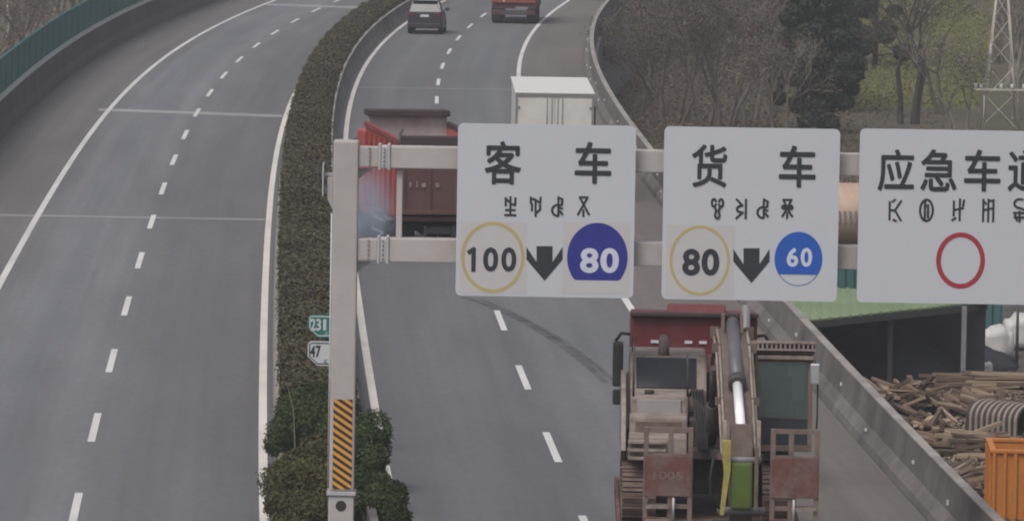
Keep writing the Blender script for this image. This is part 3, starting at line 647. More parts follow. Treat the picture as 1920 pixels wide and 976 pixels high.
# pale load seen inside
mb = MB(); nx, ny = 8, 14; vv = {}
for i in range(nx + 1):
    for j in range(ny + 1):
        x = -W2 + .08 + (2*W2 - .16) * i / nx; y = .35 + (BL - .45) * j / ny; z = 2.75 + .55 * math.sin(math.pi * min(1, j / ny + .05)) * math.sin(math.pi * (i + .5) / (nx + 1)) + .1 * math.sin(i * 2.1 + j * 1.7)
        vv[i, j] = mb.bm.verts.new((x, y, z))
for i in range(nx):
    for j in range(ny): mb.bm.faces.new((vv[i, j], vv[i+1, j], vv[i+1, j+1], vv[i, j+1]))
mb.build('load', 'load_grey', dt)
# cab
mb = MB(); mb.prism([(7.95, .85), (9.9, .85), (10.05, 1.6), (9.95, 2.2), (9.75, 3.2), (9.5, 3.42), (7.95, 3.42)], 'x', -1.22, 1.22, .06); cb = mb.build('cab', 'red_bright', dt)
mb = MB(); mb.box(-.9, .9, 7.925, 7.947, 2.3, 3.1); mb.build('rear_window', 'tarp_black', cb)
for sx in (-1, 1):
    mb = MB(); mb.box(sx*1.62 - .07, sx*1.62 + .07, 9.45, 9.62, 2.2, 3.05, .03); mi = mb.build('mirror', 'black_rubber', dt)
    mb = MB(); mb.tube([(sx*1.2, 9.55, 3.1), (sx*1.62, 9.55, 3.02)], .02, 6); mb.tube([(sx*1.2, 9.55, 2.2), (sx*1.62, 9.55, 2.25)], .02, 6); mb.build('mirror_arm', 'steel_dark', mi)
for yy in (1.35, 2.75, 6.2, 9.0):
    for sx in (-1, 1): wheel(dt, sx * (1.0 if yy < 4 else 1.06), yy, .53, .56 if yy < 4 else .32)
mb = MB(); mb.box(-1.2, 1.2, .28, .40, .48, .74, .02); ub = mb.build('rear_bumper', 'steel_dark', dt)
for sx in (-1, 1):
    mb = MB(); mb.box(sx*.95 - .2, sx*.95 + .2, .25, .278, .54, .66); mb.build('tail_lamp', 'lamp_red', ub)
    mb = MB(); mb.box(sx*1.0 - .3, sx*1.0 + .3, .72, .74, .15, 1.2); mb.build('mud_flap', 'black_rubber', dt)
    mb = MB(); mb.box(sx*1.26 - .03, sx*1.26 + .03, 3.5, 5.5, .55, .62); mb.box(sx*1.26 - .03, sx*1.26 + .03, 3.5, 5.5, .95, 1.02); mb.build('side_guard', 'plate_white', dt)

# dust puff: a real volume at the lorry's left side
def dust():
    m = bpy.data.materials.new('dust'); m.use_nodes = True; n = m.node_tree; n.nodes.clear(); L = n.links.new
    o = n.nodes.new('ShaderNodeOutputMaterial'); v = n.nodes.new('ShaderNodeVolumePrincipled'); v.inputs['Color'].default_value = (.60, .70, .84, 1); v.inputs['Anisotropy'].default_value = .1
    tc = n.nodes.new('ShaderNodeTexCoord'); z = n.nodes.new('ShaderNodeTexNoise'); z.inputs['Scale'].default_value = .9; z.inputs['Detail'].default_value = 5; L(tc.outputs['Object'], z.inputs['Vector'])
    ln = n.nodes.new('ShaderNodeVectorMath'); ln.operation = 'LENGTH'; mp = n.nodes.new('ShaderNodeMapping'); mp.inputs['Scale'].default_value = (1/1.25, 1/5.0, 1/2.2); L(tc.outputs['Object'], mp.inputs[0]); L(mp.outputs[0], ln.inputs[0])
    fo = n.nodes.new('ShaderNodeMapRange'); fo.inputs['From Min'].default_value = 1.0; fo.interpolation_type = 'SMOOTHSTEP'; fo.inputs['From Max'].default_value = .0; fo.inputs['To Min'].default_value = 0; fo.inputs['To Max'].default_value = 1; L(ln.outputs['Value'], fo.inputs['Value'])
    mr = n.nodes.new('ShaderNodeMapRange'); mr.inputs['From Min'].default_value = .35; mr.inputs['From Max'].default_value = .7; mr.inputs['To Min'].default_value = .0; mr.inputs['To Max'].default_value = .95; L(z.outputs['Fac'], mr.inputs['Value'])
    mu = n.nodes.new('ShaderNodeMath'); mu.operation = 'MULTIPLY'; L(fo.outputs[0], mu.inputs[0]); L(mr.outputs[0], mu.inputs[1])
    L(mu.outputs[0], v.inputs['Density']); L(v.outputs[0], o.inputs['Volume']); MATS['dust'] = m
dust()
b_ = bmesh.new(); bmesh.ops.create_icosphere(b_, subdivisions=3, radius=1)
for v in b_.verts: v.co = Vector((v.co.x * 1.25, v.co.y * 5.0, v.co.z * 2.2))
mb = MB(); mb._add(b_); du = mb.build('dust_cloud', 'dust', loc=(-4.35, 184.0, 1.15)); du.rotation_euler = (0, 0, R(7))
tag(du, 'bluish grey dust between the red dump lorry and the median barrier', 'dust', kind='stuff')

# ------------------------------------------------------------------ white box lorry
bt = thing('box_truck', 'white box lorry with closed rear doors in the right lane', 'truck', (1.37, 206.0, 0), -heading(208) - R(1.0))
mb = MB(); mb.box(-1.32, 1.32, .05, 9.9, 1.05, 3.72, .03); bx = mb.build('box_body', 'white_paint', bt)
mb = MB(); mb.box(-1.36, 1.36, .0, 9.95, 3.723, 3.78, .02); mb.build('roof', 'white_paint', bx)
mat('door_white', (.58, .57, .54), .5, .05, 1.5, dirt=(.45, .42, .38), dirt_amt=.5)
for sx in (-1, 1):
    mb = MB(); a, b = (-1.26, -.012) if sx < 0 else (.012, 1.26); mb.box(a, b, .015, .048, 1.12, 3.62, .01); dr = mb.build('rear_door', 'door_white', bt)
    for o in (.10, .26):
        mb = MB(); mb.tube([(sx*o, .0, 1.1), (sx*o, .0, 3.60)], .022, 6); mb.build('lock_rod', 'steel_grey', dr)
    for zz in (1.4, 2.3, 3.2):
        mb = MB(); mb.box(sx*1.24 - .06, sx*1.24 + .06, -.005, .013, zz, zz + .1); mb.build('hinge', 'steel_grey', dr)
mb = MB(); mb.box(-1.34, -1.265, -.01, .046, 1.05, 3.70, .01); mb.box(1.265, 1.34, -.01, .046, 1.05, 3.70, .01); mb.box(-1.26, 1.26, -.01, .046, 3.625, 3.70); mb.build('door_frame', 'steel_grey', bt)
mb = MB(); mb.box(1.345, 1.40, .1, .7, 1.1, 3.3, .01); mb.build('side_marker', 'red_dark', bt)
mb = MB(); mb.box(-.42, .42, .2, 11.5, .62, .98, .02); mb.build('chassis', 'steel_dark', bt)
mb = MB(); mb.prism([(10.15, .7), (11.75, .7), (11.8, 1.5), (11.5, 2.4), (11.2, 2.55), (10.15, 2.55)], 'x', -1.05, 1.05, .05); mb.build('cab', 'white_paint', bt)
for yy in (1.9, 10.7):
    for sx in (-1, 1): wheel(bt, sx*.98, yy, .42, .42 if yy < 3 else .26)
mb = MB(); mb.box(-1.2, 1.2, .1, .22, .5, .68, .02); rb = mb.build('rear_bumper', 'steel_dark', bt)
for sx in (-1, 1):
    mb = MB(); mb.box(sx*.9 - .18, sx*.9 + .18, .07, .098, .53, .64); mb.build('tail_lamp', 'lamp_red', rb)

# ------------------------------------------------------------------ dark SUV
mat('car_paint', (.028, .028, .036), .35, .08, 2, spec=.5); mat('car_roof', (.26, .27, .29), .3, .05, 2)  # roof paler than the body: its reflection is put into the colour
glassmat('car_glass', (.2, .22, .24), .5)
mat('glass_dark', (.032, .036, .046), .15, .1, 2, spec=.6)
sv = thing('suv', 'dark sports utility car with a sky reflection painted pale on its roof driving behind the red lorry', 'car', (-4.98, 330.6, 0), -heading(330) - R(1))
def sect(y, hw, z0, z1, tw): return [(-hw, y, z0), (-hw*1.0, y, (z0+z1)*.5), (-tw, y, z1), (tw, y, z1), (hw*1.0, y, (z0+z1)*.5), (hw, y, z0)]
mb = MB(); mb.loft([sect(.0, .86, .45, 1.12, .80), sect(.12, .93, .32, 1.20, .86), sect(1.2, .96, .30, 1.24, .90), sect(3.2, .96, .30, 1.22, .88), sect(4.4, .93, .32, 1.08, .82), sect(4.75, .80, .45, .9, .7)], smooth=False); bd = mb.build('body', 'car_paint', sv)
mb = MB(); mb.loft([sect(.10, .84, 1.203, 1.22, .83), sect(.42, .80, 1.23, 1.78, .66), sect(1.2, .80, 1.24, 1.90, .66), sect(2.3, .78, 1.24, 1.86, .64), sect(3.25, .80, 1.22, 1.26, .74)]); gh = mb.build('greenhouse', 'glass_dark', sv)
mb = MB(); mb.loft([[(-.68, .36, 1.80), (.68, .36, 1.80), (.68, .36, 1.84), (-.68, .36, 1.84)], [(-.69, 1.2, 1.91), (.69, 1.2, 1.91), (.69, 1.2, 1.96), (-.69, 1.2, 1.96)], [(-.67, 2.35, 1.87), (.67, 2.35, 1.87), (.67, 2.35, 1.92), (-.67, 2.35, 1.92)]]); rf = mb.build('roof', 'car_roof', sv)
mb = MB(); mb.box(-.66, .66, .22, .40, 1.80, 1.84, .01); mb.build('spoiler', 'car_paint', rf)
for sx in (-1, 1):
    mb = MB(); mb.tube([(sx*.72, .5, 1.93), (sx*.72, 2.2, 1.97)], .022, 6); mb.build('roof_rail', 'galvanised', rf)
    mb = MB(); mb.prism([(sx*.84, 1.16), (sx*.6, 1.16), (sx*.6, 1.0), (sx*.86, .92)], 'y', -.03, .10, .01); mb.build('tail_lamp', 'lamp_red', sv)
    mb = MB(); mb.box(sx*1.06 - .11, sx*1.06 + .11, 2.9, 3.06, 1.18, 1.36, .04); mb.build('mirror', 'car_paint', sv)
    mb = MB(); mb.loft([[(sx*.83, .2, 1.22), (sx*.87, .2, 1.22), (sx*.87, .32, 1.22), (sx*.83, .32, 1.22)], [(sx*.68, .48, 1.8), (sx*.72, .48, 1.8), (sx*.72, .6, 1.8), (sx*.68, .6, 1.8)]]); mb.build('pillar', 'galvanised' if sx > 0 else 'car_paint', sv)
mb = MB(); mb.box(-.24, .24, -.03, -.002, .94, 1.07, .008); mb.build('number_plate', 'plate_white', sv)
mb = MB(); mb.box(-.88, .88, -.06, .10, .36, .60, .04); bp_ = mb.build('rear_bumper', 'car_paint', sv)
for sx in (-1, 1):
    mb = MB(); mb.box(sx*.62 - .09, sx*.62 + .09, -.075, -.062, .44, .49); mb.build('reflector', 'lamp_red', bp_)
for yy in (.95, 3.7):
    for sx in (-1, 1): wheel(sv, sx*.84, yy, .36, .24)

# ------------------------------------------------------------------ red tipper far up the right lane
rt = thing('tipper_truck', 'red tipper lorry seen from behind in the right lane beyond the white one', 'truck', (-.12, 345.6, 0), -heading(345))
mb = MB(); mb.box(-1.3, 1.3, .1, 6.6, 1.15, 3.4, .03); tb = mb.build('body', 'red_body', rt)
mb = MB(); mb.box(-1.22, 1.22, .04, .098, 1.2, 3.3, .01); tg = mb.build('tailgate', 'red_body', rt)
for xx in (-1.2, -.62, 0, .62, 1.12):
    mb = MB(); mb.box(xx, xx + .09, -.03, .037, 1.2, 3.25, .01); mb.build('rib', 'red_body', tg)
for zz in (1.2, 1.9, 2.7):
    mb = MB(); mb.box(-1.2, 1.2, -.045, .036, zz, zz + .1, .01); mb.build('rib', 'red_body', tg)
for xx, ww in ((-.85, .16), (-.6, .12), (-.15, .3), (.5, .36)):
    mb = MB(); mb.box(xx, xx + ww, -.06, -.047, 1.78, 1.96); mb.build('white_mark', 'plate_white', tg)
mb = MB(); mb.box(-.62, -.54, -.058, -.047, 1.25, 1.6); mb.build('white_mark', 'plate_white', tg)
mb = MB(); mb.box(-1.25, 1.25, .12, 6.6, .85, 1.147, .02); mb.build('subframe', 'red_dark', rt)
mb = MB(); mb.box(-1.2, 1.2, .0, .14, .5, .78, .02); rb = mb.build('rear_bumper', 'steel_dark', rt)
for sx in (-1, 1):
    mb = MB(); mb.box(sx*.95 - .18, sx*.95 + .18, -.03, -.002, .58, .7); mb.build('tail_lamp', 'lamp_red', rb)
    mb = MB(); mb.box(sx*1.0 - .3, sx*1.0 + .3, .5, .52, .15, 1.0); mb.build('mud_flap', 'black_rubber', rt)
mb = MB(); mb.box(.1, .8, -.03, -.002, .86, .98); mb.build('number_plate', 'steel_grey', rt)
mb = MB(); mb.prism([(6.9, .8), (8.7, .8), (8.8, 1.6), (8.5, 3.0), (8.3, 3.2), (6.9, 3.2)], 'x', -1.22, 1.22, .05); mb.build('cab', 'red_bright', rt)
for yy in (1.2, 2.6, 7.6):
    for sx in (-1, 1): wheel(rt, sx*1.0, yy, .52, .55 if yy < 4 else .32)

# ------------------------------------------------------------------ low-loader lorry
mat('ramp_steel', (.14, .10, .088), .75, .2, 2.5, .2, dirt=(.24, .20, .17), dirt_amt=.6, dirt_scale=2.0)
mat('ramp_red', (.12, .05, .042), .75, .25, 2.0, .2, dirt=(.17, .13, .115), dirt_amt=.85, dirt_scale=2.6)
mat('dusty_beige', (.285, .24, .21), .78, .15, 2.0, .3, dirt=(.11, .085, .072), dirt_amt=.75, dirt_scale=2.2)
mat('dusty_brown', (.125, .085, .072), .8, .2, 2.0, .3, dirt=(.22, .18, .155), dirt_amt=.55, dirt_scale=2.4)
mat('dusty_dark', (.045, .041, .042), .75, .2, 2.0, dirt=(.13, .115, .105), dirt_amt=.5, dirt_scale=1.6)
mat('cab_red', (.125, .02, .025), .5, .15, 1.5, dirt=(.12, .06, .055), dirt_amt=.5, dirt_scale=1.5)
mat('faded_print', (.19, .135, .115), .8, .2, 3)
mat('lime', (.075, .13, .018), .65, .2, 2.0, dirt=(.10, .085, .05), dirt_amt=.8, dirt_scale=2.6)
mat('yellow_steel', (.40, .34, .09), .65, .15, 2.0, dirt=(.16, .12, .07), dirt_amt=.7, dirt_scale=3)
lt = thing('low_loader', 'dirty red low loader lorry with raised rear ramps carrying an excavator', 'truck', (3.62, 104.4, 0), R(-.5))
mb = MB(); mb.box(-1.6, 1.6, 1.0, 12.6, 1.02, 1.18, .02); dk = mb.build('deck', 'ramp_steel', lt)
mb = MB(); mb.box(-.55, -.35, .6, 20.5, .62, 1.015); mb.box(.35, .55, .6, 20.5, .62, 1.015); mb.build('chassis', 'steel_dark', lt)
mb = MB(); mb.prism([(.35, .75), (1.0, 1.0), (1.0, 1.18), (.35, .95)], 'x', -1.6, 1.6); mb.build('beavertail', 'ramp_steel', dk)
for sx in (-1, 1):
    mb = MB(); mb.box(sx*1.64 - .035, sx*1.64 + .035, 1.0, 12.6, .92, 1.22, .01); mb.build('side_rail', 'ramp_red', dk)
mb = MB(); mb.box(-1.25, 1.25, 12.62, 15.2, 1.45, 1.65, .02); mb.build('gooseneck', 'ramp_red', lt)
for yy in (2.0, 3.3, 4.6, 16.0, 17.4, 21.6):
    for sx in (-1, 1): wheel(lt, sx*1.08 if yy > 14 else sx*1.15, yy, .5 if yy > 14 else .45, .55 if yy < 18 else .32)
def ramp(x0, x1, mirror):
    t = bpy.data.objects.new('ramp', None); me = MB()
    me.box(x0, x0 + .085, .50, .62, 1.0, 3.52, .01); me.box(x1 - .085, x1, .50, .62, 1.0, 3.52, .01)
    xm = x0 + (x1 - x0) * (.55 if not mirror else .42); me.box(xm - .045, xm + .045, .505, .615, 1.0, 3.5, .01)
    for zz in (1.2, 1.5, 1.8, 2.1, 2.42, 2.98, 3.44): me.box(x0 + .086, x1 - .086, .515, .605, zz, zz + .075)
    f = me.build('ramp', 'ramp_steel', lt)
    me = MB(); me.box(x0 + .02, x1 - .02, .475, .497, 2.32, 3.02, .006); pl = me.build('ramp_plate', 'ramp_red', f)
    me = MB(); me.box(x0 + .02, xm - .05, .48, .498, 1.25, 1.95, .006); me.build('ramp_plate', 'ramp_red', f)
    for k, zz in enumerate((1.62, 1.86, 2.1)):
        me = MB(); a, b = ((x0 + .05, xm - .02) if not mirror else (xm + .02, x1 - .05)); me.box(a, b, .45, .473, zz, zz + .06); me.build('grip_bar', 'dusty_beige', f)
    me = MB(); me.tube([(xm + .06, .44, 1.9), (xm + .06, .44, 2.3)], .025, 6); me.tube([(xm + .06, .44, 1.0), (xm + .06, .44, 1.75)], .02, 6); me.build('ramp_spring', 'galvanised', f)
    return f, pl
r1, p1 = ramp(-1.28, -.42, False); lettering('1005', -1.10, -.60, 2.62, 2.75, .473, 'faded_print', p1, .0)
r2, p2 = ramp(.93, 1.78, True)
mb = MB(); mb.box(-1.5, 1.5, .22, .34, .6, .86, .02); rb = mb.build('rear_bumper', 'ramp_red', lt)
for sx in (-1, 1):
    mb = MB(); mb.box(sx*1.2 - .2, sx*1.2 + .2, .19, .218, .66, .8); mb.build('tail_lamp', 'lamp_red', rb)
# tractor cab
mb = MB(); mb.prism([(20.6, .9), (22.8, .9), (22.9, 1.8), (22.7, 2.9), (22.2, 3.62), (20.6, 3.62)], 'x', -1.32, 1.30, .05); tc_ = mb.build('cab', 'cab_red', lt)
mb = MB(); mb.box(-1.34, 1.32, 20.45, 20.75, 3.622, 3.70, .02); mb.build('roof_edge', 'tarp_black', tc_)
mb = MB(); mb.prism([(21.0, 3.65), (22.0, 3.65), (21.9, 3.75), (21.2, 3.83)], 'x', -.55, .65, .03); mb.build('roof_deflector', 'cab_red', tc_)
for xx in (-.9, -.2, .1, .5):
    mb = MB(); mb.box(xx, xx + .16, 20.575, 20.596, 3.06, 3.12); mb.build('cab_lamp', 'plate_white', tc_)
mb = MB(); mb.tube([(1.05, 20.35, 1.2), (1.05, 20.35, 3.9)], .09, 10); mb.build('exhaust_stack', 'steel_grey', lt)
for sx in (-1, 1):
    mb = MB(); mb.box(sx*1.56 - .11, sx*1.56 + .11, 21.9, 22.06, 2.0, 2.95, .06); mi = mb.build('mirror', 'black_rubber', lt)
    mb = MB(); mb.tube([(sx*1.28, 22.0, 3.1), (sx*1.5, 22.0, 3.12), (sx*1.62, 22.0, 2.95)], .035, 8); mb.tube([(sx*1.28, 22.0, 1.95), (sx*1.52, 22.0, 1.93)], .03, 6); mb.build('mirror_arm', 'black_rubber', mi)
    mb = MB(); mb.box(sx*1.57 - .09, sx*1.57 + .09, 21.92, 22.04, 1.62, 1.94, .05); mb.build('wide_mirror', 'black_rubber', mi)

# ------------------------------------------------------------------ excavator on the low loader, facing backwards
ex = thing('excavator', 'dusty beige tracked excavator with green coupling riding on the low loader', 'excavator', (3.62, 104.4, 1.185), R(-.5))
Z0 = 1.185
def z_(z): return z - Z0
for sx in (-1, 1):
    cx = sx * 1.28; w0, w1 = cx - .31, cx + .31
    path = []
    for k in range(13): a = R(90 + 180 * k / 12); path.append((6.15 + .47 * math.cos(a), .47 + .47 * math.sin(a)))
    for k in range(13): a = R(-90 + 180 * k / 12); path.append((10.25 + .47 * math.cos(a), .47 + .47 * math.sin(a)))
    mb = MB(); mb.prism([(a, b + .005) for a, b in path], 'x', w0 + .05, w1 - .05); tr = mb.build('track', 'dusty_dark', ex)
    # grouser shoes round the track, one piece each, shared mesh
    L = []; tot = 0
    closed = path + [path[0]]
    for i in range(len(closed) - 1):
        a, b = Vector((closed[i][0], closed[i][1])), Vector((closed[i+1][0], closed[i+1][1])); L.append((tot, a, b)); tot += (b - a).length
    mbs = MB(); mbs.box(-.31, .31, -.085, .085, -.012, .03, .006); mbs.box(-.305, .305, -.012, .012, .03, .06)
    shoe = None; nsh = int(tot / .19)
    for k in range(nsh):
        d = tot * k / nsh
        for q in L:
            if q[0] <= d <= q[0] + (q[2] - q[1]).length + 1e-6: a, b = q[1], q[2]; p = a + (b - a) * ((d - q[0]) / max((b - a).length, 1e-6)); tg_ = (b - a).normalized(); break
        ang = math.atan2(tg_.y, tg_.x)
        if shoe is None: shoe = mbs.build('track_shoe', 'dusty_brown', tr); shoe.location = (cx, p.x, p.y + .03); shoe.rotation_euler = (ang + math.pi, 0, 0)
        else: inst('track_shoe', shoe.data, tr, (cx, p.x, p.y + .03), (ang + math.pi, 0, 0))
mb = MB(); mb.box(-.95, .95, 7.2, 9.2, z_(1.55), z_(2.12), .05); mb.tube([(0, 8.2, z_(2.12)), (0, 8.2, z_(2.30))], .75, 24); mb.build('undercarriage', 'dusty_dark', ex)
mb = MB(); mb.box(-1.52, 1.5, 6.2, 10.6, z_(2.31), z_(2.5), .03); mb.build('platform', 'dusty_dark', ex)
# right hand side of the machine (steps, tool box, fuel tank, engine hood)
mb = MB(); mb.box(-1.48, -.42, 5.65, 6.35, z_(2.35), z_(2.78), .04); st = mb.build('step_box', 'dusty_beige', ex)
for k in range(3):
    mb = MB(); mb.box(-1.5, -.80, 5.52 - k * .02, 5.645, z_(2.36 + k * .15), z_(2.42 + k * .15), .01); mb.build('step_bar', 'dusty_beige', st)
mb = MB(); mb.box(-1.47, -.40, 6.36, 6.95, z_(2.5), z_(3.08), .05); tbx = mb.build('tool_box', 'dusty_beige', ex)
mb = MB(); mb.box(-1.36, -.52, 6.335, 6.358, z_(2.58), z_(2.98), .01); mb.build('tool_box_lid', 'dusty_brown', tbx)
mb = MB(); mb.box(-1.46, -.38, 6.96, 8.05, z_(2.5), z_(3.38), .06); ft = mb.build('fuel_tank', 'dusty_beige', ex)
mb = MB(); mb.box(-1.33, -.52, 6.93, 6.958, z_(2.92), z_(3.32), .01); mb.build('tank_panel', 'load_grey', ft)
mb = MB(); mb.tube([(-1.1, 7.4, z_(3.38)), (-1.1, 7.4, z_(3.45))], .09, 12); mb.build('filler_cap', 'dusty_dark', ft)
mb = MB(); mb.prism([(8.06, z_(2.5)), (10.55, z_(2.5)), (10.55, z_(3.95)), (8.62, z_(3.95)), (8.06, z_(3.38))], 'x', -1.46, -.02, .05); eh = mb.build('engine_hood', 'dusty_beige', ex)
d0, d1 = Vector((0, 8.10, z_(3.405))), Vector((0, 8.60, z_(3.915))); dn = Vector((0, -.72, .70)).normalized() * .025
mb = MB(); P8 = [Vector((-1.34, d0.y, d0.z)), Vector((-.22, d0.y, d0.z)), Vector((-.22, d1.y, d1.z)), Vector((-1.34, d1.y, d1.z))]
mb.loft([[p + dn * .3 for p in P8], [p + dn * 1.6 for p in P8]]); mb.build('grille_panel', 'glass_dark', eh)
mb = MB(); mb.tube([(-.82, 9.0, z_(3.95)), (-.82, 9.0, z_(4.22)), (-.82, 9.06, z_(4.30))], [.11, .10, .07], 12); mb.build('exhaust_pipe', 'dusty_beige', eh)
mb = MB(); mb.tube([(-1.40, 7.0, z_(3.36)), (-1.40, 7.0, z_(4.0)), (-1.40, 8.3, z_(4.25)), (-1.40, 9.6, z_(4.25)), (-1.40, 9.6, z_(3.95))], .022, 7); mb.tube([(-.40, 7.1, z_(3.36)), (-.40, 7.1, z_(3.9)), (-.40, 8.0, z_(4.05))], .022, 7); mb.build('handrail', 'dusty_dark', ex)
mb = MB(); mb.prism([(6.2, z_(2.45)), (7.0, z_(2.2)), (9.4, z_(2.3)), (9.4, z_(3.5)), (8.4, z_(3.72)), (6.9, z_(3.3))], 'x', -1.62, -1.53, .02); mb.build('side_panel', 'dusty_beige', ex)
mb = MB(); mb.prism([(10.56, z_(2.4)), (11.15, z_(2.55)), (11.2, z_(3.3)), (10.56, z_(3.5))], 'x', -1.5, 1.5, .08); mb.build('counterweight', 'dusty_dark', ex)
# bay between hood and cab
mb = MB(); mb.box(-.36, -.02, 6.6, 8.0, z_(2.5), z_(3.0), .03); mb.build('valve_cover', 'dusty_dark', ex)
mb = MB()
for k in range(5): mb.tube([(-.34 + k * .06, 7.9, z_(3.3 - .05 * k)), (-.32 + k * .05, 7.1, z_(3.5)), (-.24 + k * .05, 6.4, z_(3.0)), (-.2 + k * .04, 6.0, z_(2.5))], .022, 6)
mb.build('hose_bundle', 'black_rubber', ex)
# cab
glassmat('cab_glass', (.62, .72, .72), .22)
cx0, cx1, cy0, cy1, cz0, cz1 = .80, 1.86, 5.95, 7.75, z_(2.52), z_(4.36)
mb = MB()
for x in (cx0, cx1 - .08):
    mb.prism([(cy0 + .12, cz1 - .08), (cy0 + .24, cz1 - .08), (cy0 + .10, cz0 + .7), (cy0 + .06, cz0), (cy0 - .06, cz0), (cy0 - .02, cz0 + .7)], 'x', x, x + .08, .01)
    mb.box(x, x + .08, cy1 - .1, cy1, cz0, cz1 - .08, .01); mb.box(x, x + .08, cy0 + .9, cy0 + 1.0, cz0, cz1 - .08, .01)
    mb.box(x, x + .08, cy0 + .06, cy1 - .1, cz0, cz0 + .1)
mb.box(cx0 + .08, cx1 - .08, cy0 - .05, cy0 + .02, cz0, cz0 + .12, .01)
mb.box(cx0 + .08, cx1 - .08, cy0 + .10, cy0 + .22, cz1 - .22, cz1 - .08, .01)
cf = mb.build('cab_frame', 'dusty_brown', ex)
mb = MB(); mb.box(cx0 - .03, cx1 + .03, cy0 + .08, cy1 + .03, cz1 - .078, cz1 + .02, .04); rf = mb.build('cab_roof', 'dusty_brown', ex)
mb = MB(); mb.box(cx0 + .1, cx1 - .1, cy0 + .3, cy0 + 1.1, cz1 + .021, cz1 + .06, .02); mb.build('roof_hatch', 'dusty_beige', rf)
mb = MB(); mb.box(cx0, cx1 + .05, cy0 - .02, cy0 + .05, cz1 + .13, cz1 + .17, .008); mb.box(cx0, cx1 + .05, cy0 - .02, cy0 + .05, cz1 + .0, cz1 + .035, .008); gr = mb.build('roof_guard', 'dusty_beige', rf)
mb = MB(); mb.box(cx0 + .02, cx1 + .03, cy0 + .06, cy0 + .09, cz1 + .022, cz1 + .15); mb.build('guard_back', 'steel_dark', gr)
for k in range(13):
    mb = MB(); x = cx0 + .03 + k * .083; mb.box(x, x + .038, cy0 - .012, cy0 + .042, cz1 + .036, cz1 + .129); mb.build('guard_bar', 'dusty_beige', gr)
mb = MB(); mb.box(cx0 + .05, cx1 - .0, cy0 + .02, cy0 + .095, cz1 - .16, cz1 - .09, .01); mb.build('visor', 'dusty_beige', rf)
mb = MB(); mb.loft([[(cx0 + .08, cy0 + .10, cz1 - .21), (cx1 - .08, cy0 + .10, cz1 - .21), (cx1 - .08, cy0 + .125, cz1 - .21), (cx0 + .08, cy0 + .125, cz1 - .21)], [(cx0 + .08, cy0 + .0, cz0 + .62), (cx1 - .08, cy0 + .0, cz0 + .62), (cx1 - .08, cy0 + .025, cz0 + .62), (cx0 + .08, cy0 + .025, cz0 + .62)]]); mb.build('windscreen', 'cab_glass', ex)
mb = MB(); mb.loft([[(cx0 + .08, cy0 - .02, cz0 + .58), (cx1 - .08, cy0 - .02, cz0 + .58), (cx1 - .08, cy0 + .01, cz0 + .58), (cx0 + .08, cy0 + .01, cz0 + .58)], [(cx0 + .08, cy0 - .05, cz0 + .13), (cx1 - .08, cy0 - .05, cz0 + .13), (cx1 - .08, cy0 - .02, cz0 + .13), (cx0 + .08, cy0 - .02, cz0 + .13)]]); mb.build('lower_windscreen', 'glass_dark', ex)
mb = MB(); mb.box(cx0 + .08, cx1 - .08, cy0 - .03, cy0 + .03, cz0 + .582, cz0 + .62, .006); mb.build('window_bar', 'dusty_dark', ex)
for x in (cx0 + .02, cx1 - .045):
    mb = MB(); mb.box(x, x + .02, cy0 + .14, cy0 + .9, cz0 + .6, cz1 - .12); mb.box(x, x + .02, cy0 + 1.0, cy1 - .1, cz0 + .6, cz1 - .12); mb.build('side_window', 'cab_glass', ex)
    mb = MB(); mb.box(x, x + .025, cy0 + .07, cy1 - .1, cz0 + .101, cz0 + .598); mb.build('door_panel', 'dusty_brown', ex)
mb = MB(); mb.box(cx0 + .08, cx1 - .08, cy1 - .06, cy1 - .03, cz0 + .1, cz0 + .75); mb.build('rear_panel', 'dusty_dark', ex)
mb = MB(); mb.box(cx0 + .08, cx1 - .08, cy1 - .055, cy1 - .035, cz0 + .752, cz1 - .1); mb.build('rear_window', 'cab_glass', ex)
mb = MB(); mb.box(1.06, 1.56, 6.75, 7.25, z_(3.0), z_(3.16), .05); mb.box(1.08, 1.54, 7.15, 7.32, z_(3.1), z_(3.78), .06); mb.box(1.17, 1.45, 7.12, 7.28, z_(3.74), z_(4.0), .07); mb.box(1.2, 1.4, 6.9, 7.2, z_(2.55), z_(3.0)); mb.build('seat', 'black_rubber', ex)
mb = MB(); mb.tube([(1.03, 6.45, z_(2.7)), (1.05, 6.35, z_(3.3))], .03, 6); mb.tube([(1.6, 6.45, z_(2.7)), (1.58, 6.35, z_(3.3))], .03, 6); mb.build('control_lever', 'black_rubber', ex)
mb = MB(); mb.box(1.80, 1.98, 5.72, 5.78, z_(3.78), z_(4.16), .03); mi = mb.build('mirror', 'chrome', ex)
mb = MB(); mb.tube([(1.84, 6.1, z_(4.2)), (1.9, 5.8, z_(4.18))], .018, 6); mb.build('mirror_arm', 'dusty_dark', mi)
mb = MB(); mb.tube([(1.93, 5.9, z_(2.5)), (1.95, 5.85, z_(3.2)), (1.95, 5.88, z_(4.0))], .016, 6); mb.build('grab_rail', 'black_rubber', ex)
